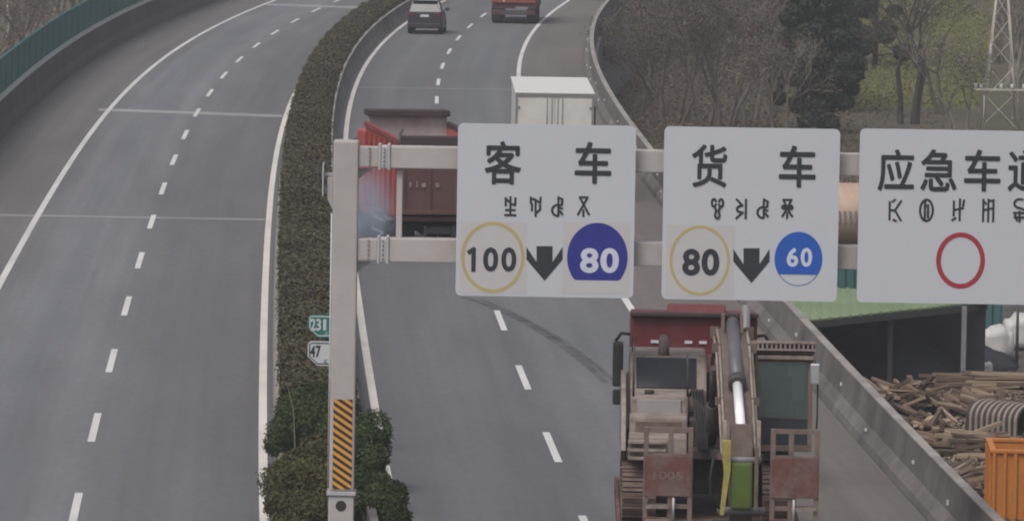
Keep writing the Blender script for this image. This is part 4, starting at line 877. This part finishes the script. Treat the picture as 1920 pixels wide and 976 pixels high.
# boom: box section bent over its top, tapering to the pin
bxc = .38
cl = [(8.3, z_(2.75), .30), (7.4, z_(3.9), .36), (6.5, z_(4.48), .42), (5.4, z_(4.32), .36), (3.8, z_(3.55), .28), (2.3, z_(2.75), .20)]
def boomx(y): return bxc + (6.5 - y) * .018
secs = []
for i, (y, z, h) in enumerate(cl):
    a = cl[max(i-1, 0)]; b = cl[min(i+1, len(cl)-1)]; d = Vector((0, b[0]-a[0], b[1]-a[1])).normalized(); nn = Vector((0, -d.z, d.y)); 
    if nn.z < 0: nn = -nn
    wv = .24; p = Vector((boomx(y), y, z)); secs.append([p + Vector((-wv, 0, 0)) - nn*h, p + Vector((wv, 0, 0)) - nn*h, p + Vector((wv, 0, 0)) + nn*h*.55, p + Vector((-wv, 0, 0)) + nn*h*.55])
mb = MB(); mb.loft(secs); boom = mb.build('boom', 'boom_brown', ex)
mb = MB()
for sx in (-1, 1):
    for k in range(2):
        mb.tube([(boomx(y) + sx * (.27 + .05 * k), y, z + h * (.5 - .35 * k)) for y, z, h in cl[1:]], .028, 6)
mb.build('pipe', 'dusty_beige', boom)
for k, (y, z, h) in enumerate(cl[1:]):
    for sx in (-1, 1):
        mb = MB(); mb.box(boomx(y) + sx*.32 - .08, boomx(y) + sx*.32 + .08, y - .04, y + .04, z + h*.1, z + h*.6); mb.build('pipe_clamp', 'dusty_brown', boom)
mb = MB(); mb.tube([(boomx(6.3), 6.35, z_(4.82)), (boomx(3.95), 4.0, z_(3.96))], .125, 16); cyl = mb.build('arm_cylinder', 'cylinder_grey', boom); mb = MB(); mb.tube([(boomx(4.05), 4.12, z_(4.00)), (boomx(3.9), 3.9, z_(3.925))], .165, 16); mb.build('cylinder_collar', 'steel_dark', cyl)
mb = MB(); mb.tube([(boomx(3.9), 3.9, z_(3.925)), (boomx(2.1), 2.15, z_(3.28))], .088, 14); mb.build('piston_rod', 'rod_bright', cyl)
mb = MB()
for sx in (-1, 1): mb.prism([(6.1, z_(4.5)), (6.7, z_(4.5)), (6.45, z_(4.98)), (6.25, z_(4.98))], 'x', bxc + sx*.17 - .03, bxc + sx*.17 + .03, .01)
mb.build('cylinder_bracket', 'dusty_brown', boom)
for sx in (-1, 1):
    mb = MB(); mb.tube([(bxc + sx*.36, 6.5, z_(2.6)), (bxc + sx*.36, 5.9, z_(3.35))], .11, 12); mb.tube([(bxc + sx*.36, 5.9, z_(3.35)), (bxc + sx*.36, 5.2, z_(4.1))], .06, 10); mb.build('boom_cylinder', 'dusty_dark', ex)
# arm folded down, green coupling and yellow link
ax = boomx(2.0)
mb = MB(); mb.prism([(2.55, z_(2.55)), (2.25, z_(3.4)), (1.95, z_(3.45)), (1.75, z_(2.9)), (1.7, z_(1.6)), (2.0, z_(1.5))], 'x', ax - .20, ax + .20, .03); arm = mb.build('arm', 'boom_brown', ex)
for sx in (-1, 1):
    mb = MB(); mb.prism([(2.4, z_(2.7)), (2.1, z_(3.5)), (1.85, z_(3.5)), (1.7, z_(2.9))], 'x', ax + sx*.30 - .035, ax + sx*.30 + .035, .01); mb.build('arm_cheek', 'dusty_beige', arm)
mb = MB(); mb.box(ax - .19, ax + .19, 1.35, 1.68, z_(2.0), z_(2.82), .05); gc = mb.build('coupling', 'lime', ex)
mb = MB(); mb.prism([(ax - .36, z_(3.22)), (ax - .20, z_(3.22)), (ax - .20, z_(2.7)), (ax - .30, z_(1.9)), (ax - .38, z_(1.9)), (ax - .32, z_(2.6))], 'y', 1.30, 1.40, .012); mb.build('link_plate', 'yellow_steel', gc)
mb = MB(); mb.box(ax + .22, ax + .29, 1.32, 1.42, z_(2.0), z_(3.1), .01); mb.build('link_plate', 'dusty_brown', gc)
mb = MB(); mb.tube([(ax - .42, 1.6, z_(1.95)), (ax + .42, 1.6, z_(1.95))], .07, 10); mb.build('pin', 'steel_grey', gc); mb = MB(); mb.tube([(ax - .34, 1.55, z_(2.85)), (ax + .34, 1.55, z_(2.85))], .06, 10); mb.build('pin', 'steel_grey', gc)
mb = MB(); mb.tube([(ax - .5, 1.5, z_(2.9)), (ax - .56, 1.35, z_(2.5)), (ax - .5, 1.4, z_(2.1)), (ax - .38, 1.5, z_(2.0))], .025, 6); mb.build('hose', 'black_rubber', ex)
mb = MB(); bk = [(1.95, z_(1.75)), (1.3, z_(1.72)), (.95, z_(1.45)), (1.1, z_(1.22)), (1.6, z_(1.195)), (2.2, z_(1.3))]; mb.prism(bk, 'x', ax - .5, ax + .5, .03); mb.build('bucket', 'dusty_dark', ex)

# ------------------------------------------------------------------ timber yard beside the parapet
mat('roof_green', (.165, .235, .12), .6, .12, .5, dirt=(.28, .30, .22), dirt_amt=.4, dirt_scale=.4)
mat('wall_teal', (.05, .13, .13), .7, .12, .6)
mat('tarp_dark', (.020, .021, .028), .8, .25, 1.0, .4)
mat('timber_dark', (.07, .055, .045), .9, .3, 2); mat('timber_a', (.22, .155, .11), .85, .22, 2, .3); mat('timber_b', (.13, .092, .068), .85, .22, 2, .3); mat('timber_c', (.32, .245, .175), .85, .2, 2, .3)
mat('orange_paint', (.52, .19, .035), .55, .15, 1.5, dirt=(.30, .13, .05), dirt_amt=.5, dirt_scale=1.6)
mat('bag_white', (.48, .47, .46), .8, .1, 2, .3)
A = ray(1440, 611, z=-2.5); B = ray(1852, 567, z=-2.5); Cc = ray(1852, 549, z=-2.1); Dd = ray(1440, 540, z=-2.1)
shed = thing('shed', 'open sided yard shed with a green sheet metal roof beyond the parapet', 'shed', (12.5, 196, YARD))
S0 = Vector(shed.location)
nS = 22
for k in range(nS):
    f0, f1 = k / nS, (k + .94) / nS
    q = [A.lerp(B, f0), A.lerp(B, f1), Dd.lerp(Cc, f1), Dd.lerp(Cc, f0)]; q = [p - S0 for p in q]; up = Vector((0, 0, .05))
    mb = MB(); mb.loft([q, [p + up for p in q]]); mb.build('roof_sheet', 'roof_green', shed)
    if k:
        e0, e1 = A.lerp(B, f0) - S0, Dd.lerp(Cc, f0) - S0; dv = Vector((.035, 0, 0)); mb = MB(); mb.loft([[e0 - dv, e0 + dv, e1 + dv, e1 - dv], [e0 - dv + up*1.7, e0 + dv + up*1.7, e1 + dv + up*1.7, e1 - dv + up*1.7]]); mb.build('roof_seam', 'roof_green', shed)
mb = MB()
e0, e1 = A - S0, B - S0; mb.loft([[e0 + Vector((0, -.02, -.22)), e0 + Vector((0, .06, -.22)), e0 + Vector((0, .06, -.01)), e0 + Vector((0, -.02, -.01))], [e1 + Vector((0, -.02, -.22)), e1 + Vector((0, .06, -.22)), e1 + Vector((0, .06, -.01)), e1 + Vector((0, -.02, -.01))]]); mb.build('eave_beam', 'steel_dark', shed)
for px, py in ((1805, 725),):
    p = ray(px, py, z=YARD) - S0; mb = MB(); mb.box(p.x - .08, p.x + .08, p.y - .08, p.y + .08, 0, 2.62, .015); mb.build('column', 'steel_grey', shed)
for f in (.12, .55):
    p = A.lerp(B, f) - S0; mb = MB(); mb.box(p.x - .08, p.x + .08, p.y + .3, p.y + .46, 0, 2.48, .015); mb.build('column', 'steel_dark', shed)
mb = MB(); p = Dd - S0; q = Cc - S0; mb.box(p.x, q.x, p.y + .1, p.y + .2, 0, 2.85); mb.build('back_wall', 'tarp_dark', shed)
mb = MB()
for k in range(26): mb.box(9.2 + k * .3, 9.2 + k * .3 + .22, 209.0, 209.08, YARD, -1.75)
mb.box(9.2, 17.0, 209.085, 209.15, YARD, -1.7); tag(mb.build('sheet_wall', 'wall_teal'), 'teal corrugated sheet wall behind the green shed roof', 'wall')

# heap under a black sheet inside the shed
def heap(name, label, cat, cx, cy, rx, ry, h, m, seed, cut=.0, grp=None):
    rs = np.random.default_rng(seed); mb = MB(); n, k2 = 26, 9; rings = []
    for j in range(k2):
        f = j / (k2 - 1); rings.append([(rx * (1 - f**1.6) * math.cos(6.2832*i/n) * (1 + .12*math.sin(3*i + seed)), ry * (1 - f**1.6) * math.sin(6.2832*i/n), h * (f ** .8) * (1 + .06*math.sin(5*i + j))) for i in range(n)])
    mb.loft(rings, cap=True); o = mb.build(name, m, loc=(cx, cy, YARD + .005)); tag(o, label, cat, grp); return o
hc = ray(1660, 700, z=YARD); heap('covered_heap', 'large heap under a black sheet in the green roofed shed', 'heap', hc.x - .3, 199.2, 2.6, 3.2, 2.1, 'tarp_dark', 2)
hc = ray(1840, 700, z=YARD); heap('covered_heap', 'low black covered heap next to the shed column', 'heap', hc.x - .2, 201.8, 1.5, 2.0, .9, 'tarp_dark', 5)
def bag(px, py, r, h, label, m='bag_white', seed=0, D=None):
    p = ray(px, py, z=YARD); b = bmesh.new(); bmesh.ops.create_icosphere(b, subdivisions=3, radius=1); rs = random.Random(seed)
    for v in b.verts:
        k = 1 + .08*math.sin(v.co.x*7 + seed) + .07*math.sin(v.co.y*9 + v.co.z*5); sq = lambda t: math.copysign(abs(t) ** .55, t); v.co = Vector((sq(v.co.x)*r*k, sq(v.co.y)*r*k, (sq(v.co.z)*.5 + .5)*h*k))
    for f in b.faces: f.smooth = True
    lo = min(v.co.z for v in b.verts)
    for v in b.verts: v.co.z -= lo
    mb = MB(); mb._add(b); o = mb.build('bulk_bag', m, loc=(p.x, p.y, YARD + .005)); tag(o, label, 'bag'); return o
bag(1868, 672, .55, 1.05, 'large white bulk bag standing behind the timber yard column', seed=1)
bag(1915, 655, .6, 1.15, 'bulging white bulk bag beside the thin yard pole', seed=2)
bag(1735, 655, .5, .65, 'squat beige bulk bag behind the dark heap', 'dusty_beige', 3)
bag(1775, 668, .45, .5, 'small pale bulk bag by the foot of the shed column', seed=4)
bag(1845, 705, .3, .45, 'little white sack lying at the edge of the dark heap', seed=5)

# planks: each a part, shared meshes
mbk = MB(); mbk.box(-.5, .5, -.5, .5, -.5, .5); pm = mbk.build('plank', 'timber_a'); pmesh = {'timber_a': pm.data}
for k in ('timber_b', 'timber_c'): d = pm.data.copy(); d.materials.clear(); d.materials.append(MATS[k]); pmesh[k] = d
bpy.data.objects.remove(pm)
def pile(label, px, py, n, rx, ry, lay, yaw, spread, Ls, seed, wdt=(.06, .20), tilt=8):
    p = ray(px, py, z=YARD); t = thing('timber_pile', label, 'timber pile', (p.x, p.y, YARD)); rs = random.Random(seed)
    for k in range(n):
        f = (k / n); zz = .04 + lay * f; sh = 1 - .65 * f
        inst('plank', pmesh[rs.choice(['timber_a', 'timber_b', 'timber_b', 'timber_c'])], t, (rs.uniform(-rx, rx) * sh, rs.uniform(-ry, ry) * sh, zz), (R(rs.gauss(0, tilt * .4) ), R(rs.gauss(0, tilt)), R(yaw + rs.gauss(0, spread))), (rs.uniform(*Ls), rs.uniform(*wdt), rs.uniform(.05, .13)))
    mbx = MB(); mbx.prism([(-rx*.6, .0), (rx*.6, .0), (rx*.2, lay*.45), (-rx*.2, lay*.45)], 'y', -ry*.5, ry*.5); mbx.build('timber_core', 'timber_dark', t)
pile('tumbled heap of brown planks lying against the dark shed', 1695, 775, 120, 1.5, 2.8, .75, 112, 14, (1.4, 2.8), 1, tilt=9)
pile('heap of short pale offcuts beside the parapet', 1735, 840, 110, 1.1, 2.0, .8, 60, 45, (.7, 1.4), 2, tilt=16)
pile('low spread of loose boards at the foot of the ribbed stack', 1820, 850, 100, 1.3, 2.6, .5, 8, 14, (1.2, 2.6), 3, tilt=5)
pile('long level stack of boards beyond the ribbed stack', 1880, 735, 80, 1.9, 1.4, .55, 2, 3, (2.2, 3.6), 4, tilt=2)
pile('pale boards scattered round the shed column', 1835, 780, 80, 1.1, 2.2, .6, 150, 30, (.8, 1.8), 5, tilt=10)
pile('dark broken boards in front of the orange skip', 1790, 930, 90, 1.1, 2.4, .6, 25, 40, (.8, 2.0), 6, tilt=12)
pile('flat boards stacked along the foot of the retaining wall', 1715, 850, 60, .7, 2.4, .5, 95, 8, (1.6, 3.0), 7, tilt=4)

# chips and litter between the piles
n = 9000; u, v = rng.uniform(0, 1, n), rng.uniform(0, 1, n); q = [np.array(ray(a, b, z=YARD + .03)) for a, b in ((1640, 720), (1920, 700), (1920, 1000), (1800, 1000))]
P = ((1-u)*(1-v))[:, None]*q[0] + (u*(1-v))[:, None]*q[1] + (u*v)[:, None]*q[2] + ((1-u)*v)[:, None]*q[3]; P[:, 2] += rng.uniform(0, .12, n)
leafmat('chips', (.05, .042, .036), (.30, .24, .18), 1.5)
tag(leaves('wood_chips', P, np.tile([0, 0, 1.], (n, 1)), .10, 'chips', asp=.4), 'brown wood chips and litter strewn between the timber piles', 'wood chips', kind='stuff')
# ribbed arched sheets in a stack
mat('rib_dark', (.05, .042, .038), .8, .15, 2); mat('rib_pale', (.26, .22, .19), .8, .12, 2)
p = ray(1932, 822, z=YARD); st = thing('arched_stack', 'stack of arched ribbed sheets striped black and cream in the yard', 'stack', (p.x, p.y, YARD), R(48))
def arch(y0, y1, r, wd, zb, m, par):
    mb = MB(); pts = [(-r, 0)] + [(r*math.cos(R(180 - 180*k/14)), zb + r*.72*math.sin(R(180 - 180*k/14))) for k in range(15)] + [(r, 0)]
    ins = [(a*.93, b*.95 if b > 0 else 0) for a, b in pts]
    secs = [[(a, y, b) for a, b in pts + ins[::-1]] for y in (y0, y1)]; mb.loft(secs); return mb.build('arched_rib' if m == 'rib_pale' else 'arched_sheet', m, par)
sh_ = arch(0, 1.95, .66, 0, .55, 'rib_dark', st)
for k in range(9): arch(.02 + k * .21, .11 + k * .21, .70, 0, .56, 'rib_pale', st)
# orange skip
p = ray(1858, 842, z=YARD + 2.0); sk = thing('skip', 'orange ribbed steel skip standing in the timber yard', 'skip', (p.x + 1.25, p.y + .02, YARD), R(-2))
mb = MB(); mb.box(-1.2, 1.2, .0, .06, 0.1, 1.9); mb.box(-1.2, 1.2, 2.7, 2.76, .1, 1.9); mb.box(-1.2, -1.14, .06, 2.7, .1, 1.9); mb.box(1.14, 1.2, .06, 2.7, .1, 1.9); mb.box(-1.2, 1.2, .0, 2.76, .0, .098); mb.build('wall', 'orange_paint', sk)
mb = MB(); mb.box(-1.27, 1.27, -.07, .09, 1.9, 2.0, .02); mb.box(-1.27, 1.27, 2.67, 2.83, 1.9, 2.0, .02); mb.box(-1.27, -1.11, .09, 2.67, 1.9, 2.0); mb.box(1.11, 1.27, .09, 2.67, 1.9, 2.0); mb.build('rim', 'orange_paint', sk)
for k in range(9):
    mb = MB(); x = -1.2 + k * .285; mb.box(x, x + .09, -.085, -.002, .05, 1.89, .012); mb.build('rib', 'orange_paint', sk)
for k in range(6):
    mb = MB(); y = .1 + k * .48; mb.box(-1.285, -1.203, y, y + .09, .05, 1.89, .012); mb.build('rib', 'orange_paint', sk)
mb = MB(); mb.box(-.3, .9, .2, 1.6, .1, 1.86, .05); mb.build('load', 'timber_b', sk)
# thin poles in the yard
def ypole(label, px, py, h, r, m='steel_dark'):
    p = ray(px, py, z=YARD); t = thing('yard_pole', label, 'pole', (p.x, p.y, YARD)); mb = MB(); mb.tube([(0, 0, 0), (0, 0, h)], [r, r*.7], 8); mb.build('shaft', m, t); mb = MB(); mb.box(-.25, .25, -.03, .03, h - .25, h - .19); mb.build('cross_bar', m, t)
ypole('thin dark pole between the white bulk bags', 1906, 688, 2.4, .06); ypole('short dark pole right of the shed roof', 1868, 640, 1.6, .05)
# rusty tank lying beyond the shed
p = ray(1590, 480, z=YARD); tk = thing('storage_tank', 'beige and brown storage tank lying on saddles behind the gantry signs', 'tank', (p.x, p.y, YARD))
mat('tank_beige', (.46, .34, .26), .6, .15, 1, dirt=(.25, .17, .13), dirt_amt=.5, dirt_scale=.8)
mb = MB(); mb.tube([(-2.6, 0, 1.75), (-2.45, 0, 1.75), (2.45, 0, 1.75), (2.6, 0, 1.75)], [.9, 1.25, 1.25, .9], 28); tbd = mb.build('shell', 'tank_beige', tk)
mb = MB()
for k in range(5): x = -.5 + k * .22; mb.box(x, x + .07, -1.33, -1.12, 1.45, 1.95)
mb.build('ladder_rung', 'steel_grey', tbd)
for x in (-1.6, 1.6):
    mb = MB(); mb.prism([(-1.1, 0), (1.1, 0), (1.0, 1.2), (.6, .75), (-.6, .75), (-1.0, 1.2)], 'x', x - .15, x + .15); mb.build('saddle', 'steel_dark', tk)

# ------------------------------------------------------------------ trees and scrub
def branches(mb, p, d, L, r, depth, rs, kids, spread, gnarl=.12, sides=5, tips=None, minr=.012):
    pts = [p]; rr = [r]; q = p.copy(); dd = d.copy(); n = 3
    for i in range(n):
        dd = (dd + Vector((rs.gauss(0, gnarl), rs.gauss(0, gnarl), rs.gauss(.03, gnarl * .6)))).normalized(); q = q + dd * L / n; pts.append(q.copy()); rr.append(max(minr, r * (1 - .42 * (i + 1) / n)))
    mb.tube(pts, rr, sides if depth > 1 else 3, cap=False)
    if tips is not None and depth <= 1: tips.append(q.copy())
    if depth <= 0: return
    for k in range(kids):
        t = rs.uniform(.45, 1.0) if k else 1.0; i = min(n, max(1, int(round(t * n)))); o = pts[i]; ax = Vector((rs.gauss(0, 1), rs.gauss(0, 1), rs.gauss(0, .4))).normalized()
        nd = (dd + ax * spread).normalized(); nd.z = max(nd.z, -.1)
        branches(mb, o, nd, L * rs.uniform(.55, .8), rr[i] * rs.uniform(.5, .7), depth - 1, rs, kids, spread, gnarl, sides, tips, minr)
def bare_tree(label, x, y, h, m='bark', stems=1, seed=1, kids=3, depth=5, twig=0, leaf=None, nleaf=0, grp='bare trees', spread=.62, z=YARD, r0=None):
    rs = random.Random(seed); t = thing('bare_tree', label, 'tree', (x, y, z), group=grp); mb = MB(); tips = []; mt = MB()
    for k in range(stems):
        d = Vector((rs.gauss(0, .16 if stems > 1 else .05), rs.gauss(0, .12), 1)).normalized() if stems > 1 else Vector((rs.gauss(0, .05), 0, 1)).normalized()
        p = Vector((rs.uniform(-.5, .5) * (stems > 1) * 1.4, rs.uniform(-.5, .5) * (stems > 1), 0)); r = r0 or h * .016
        trunk = [p, p + d * h * .16, p + d * h * .32 + Vector((rs.gauss(0, .1), 0, 0))]; mb.tube(trunk, [r * 1.25, r, r * .88], 7, cap=False)
        for _ in range(3 if stems == 1 else 2):
            nd = (d + Vector((rs.gauss(0, .45), rs.gauss(0, .45), rs.uniform(0, .2)))).normalized(); branches(mt, trunk[-1], nd, h * rs.uniform(.26, .36), r * .66, depth - 1, rs, kids, spread, .13, 5, tips)
    mb.build('trunk', m, t); mt.build('crown', m, t)
    if leaf and tips:
        T = np.array([tuple(tips[rs.randrange(len(tips))]) for _ in range(nleaf)]) + rng.normal(0, .3, (nleaf, 3)); leaves('foliage', T, rng.normal(0, 1, (nleaf, 3)), .055, leaf, t)
    return t
def evergreen(label, x, y, h, rad, seed, n=9000, m='leaf_dark', size=.11, grp='dark evergreen trees', z=YARD):
    rs = np.random.default_rng(seed); pr = random.Random(seed); t = thing('evergreen_tree', label, 'tree', (x, y, z), group=grp); mb = MB()
    mb.tube([(0, 0, 0), (.05, 0, h*.35), (-.08, .05, h*.75)], [h*.02, h*.015, h*.005], 7)
    cs = []
    for k in range(34):
        f = pr.uniform(.12, 1.0); a = pr.uniform(0, 6.28); rr = rad * (1.05 - .75 * f) * pr.uniform(.35, 1.0); c = np.array([rr*math.cos(a), rr*math.sin(a), h*f]); cs.append((c, rad * pr.uniform(.2, .38)))
        mb.tube([(0, 0, h*f*.75), tuple(c)], [h*.006, h*.002], 5, cap=False)
    mb.build('trunk', 'bark_dark', t)
    n = n * 3; ci = rs.integers(0, len(cs), n); d = rs.normal(0, 1, (n, 3)); d /= np.linalg.norm(d, axis=1)[:, None]; q = rs.uniform(.3, 1, n) ** .5
    P = np.array([cs[i][0] for i in ci]) + d * (np.array([cs[i][1] for i in ci]) * q)[:, None] * np.array([1, 1, .75]); P[:, 2] = np.maximum(P[:, 2], .1)
    leaves('crown', P, d, size, m, t); return t
def at(px, py): p = ray(px, py, z=YARD); return p.x, p.y
k = 0
WHERE = ['beside the far guard wall', 'over the white lorry', 'left of the evergreens', 'behind the parapet bend', 'above the first gantry sign', 'at the edge of the thicket', 'in the middle of the thicket', 'close to the dark evergreens', 'low in the thicket', 'tall in the thicket', 'deep in the thicket', 'at the back of the thicket', 'near the deck edge', 'leaning in the thicket']
for i, (px, py, h) in enumerate(((1150, 60, 8), (1165, 150, 7), (1190, 20, 9), (1215, 235, 6.5), (1235, 120, 8), (1260, 260, 7), (1290, 180, 9), (1315, 60, 9), (1340, 270, 7), (1365, 150, 9.5), (1390, 250, 8), (1415, 90, 9), (1440, 210, 8), (1460, 290, 6))):
    x, y = at(px, py); bare_tree('brown leafless tree ' + WHERE[i], x, y, h, ['bark', 'bark_pale', 'bark'][i % 3], 2 + i % 3, 40 + i, 3, 5, leaf='leaf_brown', nleaf=5000, grp='leafless trees of the brown thicket beyond the parapet')
EV = [(1470, 150, 12, 2.6, 'broad dark evergreen at the left end of the evergreen row'), (1520, 60, 14, 3.0, 'tall dark evergreen second in the evergreen row'), (1560, 210, 11, 2.5, 'dark evergreen above the middle gantry sign'), (1600, 40, 14, 3.0, 'tall dark evergreen beside the grass field'), (1640, 130, 10, 2.2, 'slim dark evergreen next to the forked bare tree'), (1500, 270, 8, 2.2, 'low dark evergreen just behind the gantry signs'), (1620, 0, 13, 3.0, 'dark evergreen at the back of the row'), (1455, 60, 13, 2.6, 'dark evergreen rising out of the brown thicket'), (1575, 120, 13, 2.8, 'dense dark evergreen in the heart of the row'), (1535, 250, 9, 2.4, 'bushy dark evergreen right behind the gantry sign'), (1500, 200, 12, 2.5, 'full dark evergreen between thicket and row')]
for i, (px, py, h, r, lab) in enumerate(EV): x, y = at(px, py); evergreen(lab, x, y, h, r, 70 + i)
x, y = at(1708, 232); bare_tree('dark forked leafless tree standing in front of the grass field', x, y, 9.5, 'bark_dark', 3, 91, 3, 5, r0=.16, grp='trees by the grass field')
x, y = at(1765, 215); bare_tree('brownish slender tree at the edge of the grass field', x, y, 7.5, 'bark', 2, 92, 3, 5, leaf='leaf_brown', nleaf=1800, grp='trees by the grass field')
for i, (px, py, h, lab) in enumerate(((1880, 120, 9, 'brown leafless tree behind the lattice pylon'), (1905, 225, 7, 'brown leafless tree over the shoulder sign'), (1918, 40, 9, 'brown leafless tree at the far side of the pylon'), (1895, 160, 9, 'brown leafless tree crowding the legs of the pylon'), (1915, 110, 10, 'tall brown leafless tree past the lattice pylon'), (1795, 262, 5, 'low brown leafless tree between the forked tree and the pylon'))):
    x, y = at(px, py); bare_tree(lab, x, y, h, ['bark', 'bark_pale'][i % 2], 3, 120 + i, 3, 5, leaf='leaf_brown', nleaf=1600, grp='leafless trees by the lattice pylon')
for i, (px, py, h, lab) in enumerate(((20, 150, 8, 'leafless tree close behind the green screen'), (70, 115, 8, 'thick crowned leafless tree beyond the green screen'), (125, 85, 9, 'leafless tree farther along behind the green screen'), (-15, 190, 7, 'half hidden leafless tree behind the green screen'), (45, 60, 10, 'tall leafless tree well back from the green screen'), (100, 30, 11, 'tall leafless tree far back from the green screen'))):
    x, y = at(px, py); bare_tree(lab, x, y, h, ['bark', 'bark_pale'][i % 2], 4, 140 + i, 3, 5, leaf='leaf_brown', nleaf=6000, grp='trees beyond the green screen')
for px, h, lab in ((52, 6.5, 'pale thin post standing among the trees behind the green screen'), (14, 5.6, 'short pale post nearest the verge behind the green screen')):
    x, y = at(px, 150); mb = MB(); mb.tube([(0, 0, 0), (0, 0, h)], [.12, .09], 8); tag(mb.build('marker_post', 'concrete_light', loc=(x, y, YARD)), lab, 'post')
# grass field: a sheet of tone over the ground, blades on it
gf = [ray(1440, 205, z=YARD + .012), ray(1830, 205, z=YARD + .012), ray(1900, -120, z=YARD + .012), ray(1440, -120, z=YARD + .012)]
mat('grass', (.125, .125, .045), .95, .28, .35, .5, dirt=(.10, .085, .05), dirt_amt=.6, dirt_scale=.15)
mb = MB(); mb.face([tuple(p) for p in gf]); tag(mb.build('grass_field', 'grass'), kind='structure')
n = 90000; u, v = rng.uniform(0, 1, n), rng.uniform(0, 1, n)
G = [np.array(p) for p in gf]; P = ((1-u)*(1-v))[:, None]*G[0] + (u*(1-v))[:, None]*G[1] + (u*v)[:, None]*G[2] + ((1-u)*v)[:, None]*G[3]; P[:, 2] += rng.uniform(0, .35, n)
tag(leaves('grass', P, np.tile([0, -.5, 1.], (n, 1)), .12, 'leaf_grass', up=.1, asp=.3), 'rough yellow green grass covering the field behind the trees', 'grass', kind='stuff')
# undergrowth along the deck foot
n = 150000; qs = rng.uniform(205, 460, n); of = 18.2 + np.abs(rng.normal(0, 7, n)); th = np.array([heading(s) for s in qs])
P = np.stack([np.interp(qs, _S, _x) + of*np.cos(th), np.interp(qs, _S, _y) - of*np.sin(th), YARD + np.abs(rng.normal(0, 1, n)) * (.5 + .5*np.sin(qs*.31)*np.sin(of*.5))], 1)
P[:, 2] = np.maximum(P[:, 2], YARD + .03)
keep = ~((P[:, 1] < 262) & (P[:, 0] > 6.5)); P = P[keep]; n = len(P)
tag(leaves('undergrowth', P, np.tile([0, -.3, 1.], (n, 1)), .10, 'leaf_brown', asp=.3), 'brown dry undergrowth below the leafless trees', 'undergrowth', kind='stuff')
# pale lattice pylon
x, y = at(1843, 246); up_ = thing('lattice_pylon', 'pale slim lattice pylon with a white insulator arm among the brown trees', 'pylon', (x, y, YARD))
mat('pole_pale', (.46, .42, .37), .7, .12, 2)
HL = 9.6
def leg(i, j, z): f = z / HL; return Vector((.97 + (i * .97) * (1 - f) + i * .12 * f, .97 + (j * .97) * (1 - f) + j * .12 * f, z))
for i, j in ((-1, -1), (1, -1), (1, 1), (-1, 1)):
    mb = MB(); mb.tube([leg(i, j, 0), leg(i, j, HL)], [.055, .04], 6); mb.build('leg', 'pole_pale', up_)
for k, (z0, z1) in enumerate(((.1, 1.9), (1.9, 3.5), (3.5, 4.9), (4.9, 6.2), (6.2, 7.4), (7.4, 8.5))):
    for (a, b), (c, d) in (((-1, -1), (1, -1)), ((1, -1), (1, 1)), ((1, 1), (-1, 1)), ((-1, 1), (-1, -1))):
        mb = MB(); p0, p1 = (leg(a, b, z0), leg(c, d, z1)) if k % 2 else (leg(c, d, z0), leg(a, b, z1)); mb.tube([p0, p1], .026, 5); mb.build('brace', 'pole_pale', up_)
mb = MB(); mb.box(-.55, 2.3, -.05, .05, 2.25, 2.36, .01); ca = mb.build('cross_arm', 'pole_pale', up_)
for xx in (-.45, -.15, .95, 1.55, 2.2):
    mb = MB(); mb.tube([(xx, 0, 2.36), (xx, 0, 2.45), (xx, 0, 2.52), (xx, 0, 2.62)], [.05, .11, .07, .10], 10); mb.build('insulator', 'plate_white', ca)

# ------------------------------------------------------------------ thin winter haze
def haze():
    m = bpy.data.materials.new('haze'); m.use_nodes = True; n = m.node_tree; n.nodes.clear()
    o = n.nodes.new('ShaderNodeOutputMaterial'); v = n.nodes.new('ShaderNodeVolumePrincipled'); v.inputs['Color'].default_value = (.82, .84, .88, 1); v.inputs['Density'].default_value = .0004; v.inputs['Anisotropy'].default_value = .2
    n.links.new(v.outputs[0], o.inputs['Volume']); MATS['haze'] = m
    mb = MB(); mb.box(-160, 160, -60, 760, YARD - 1.5, 16.5); tag(mb.build('haze', 'haze'), 'thin pale winter haze filling the air over the road', 'haze', kind='stuff')
haze()
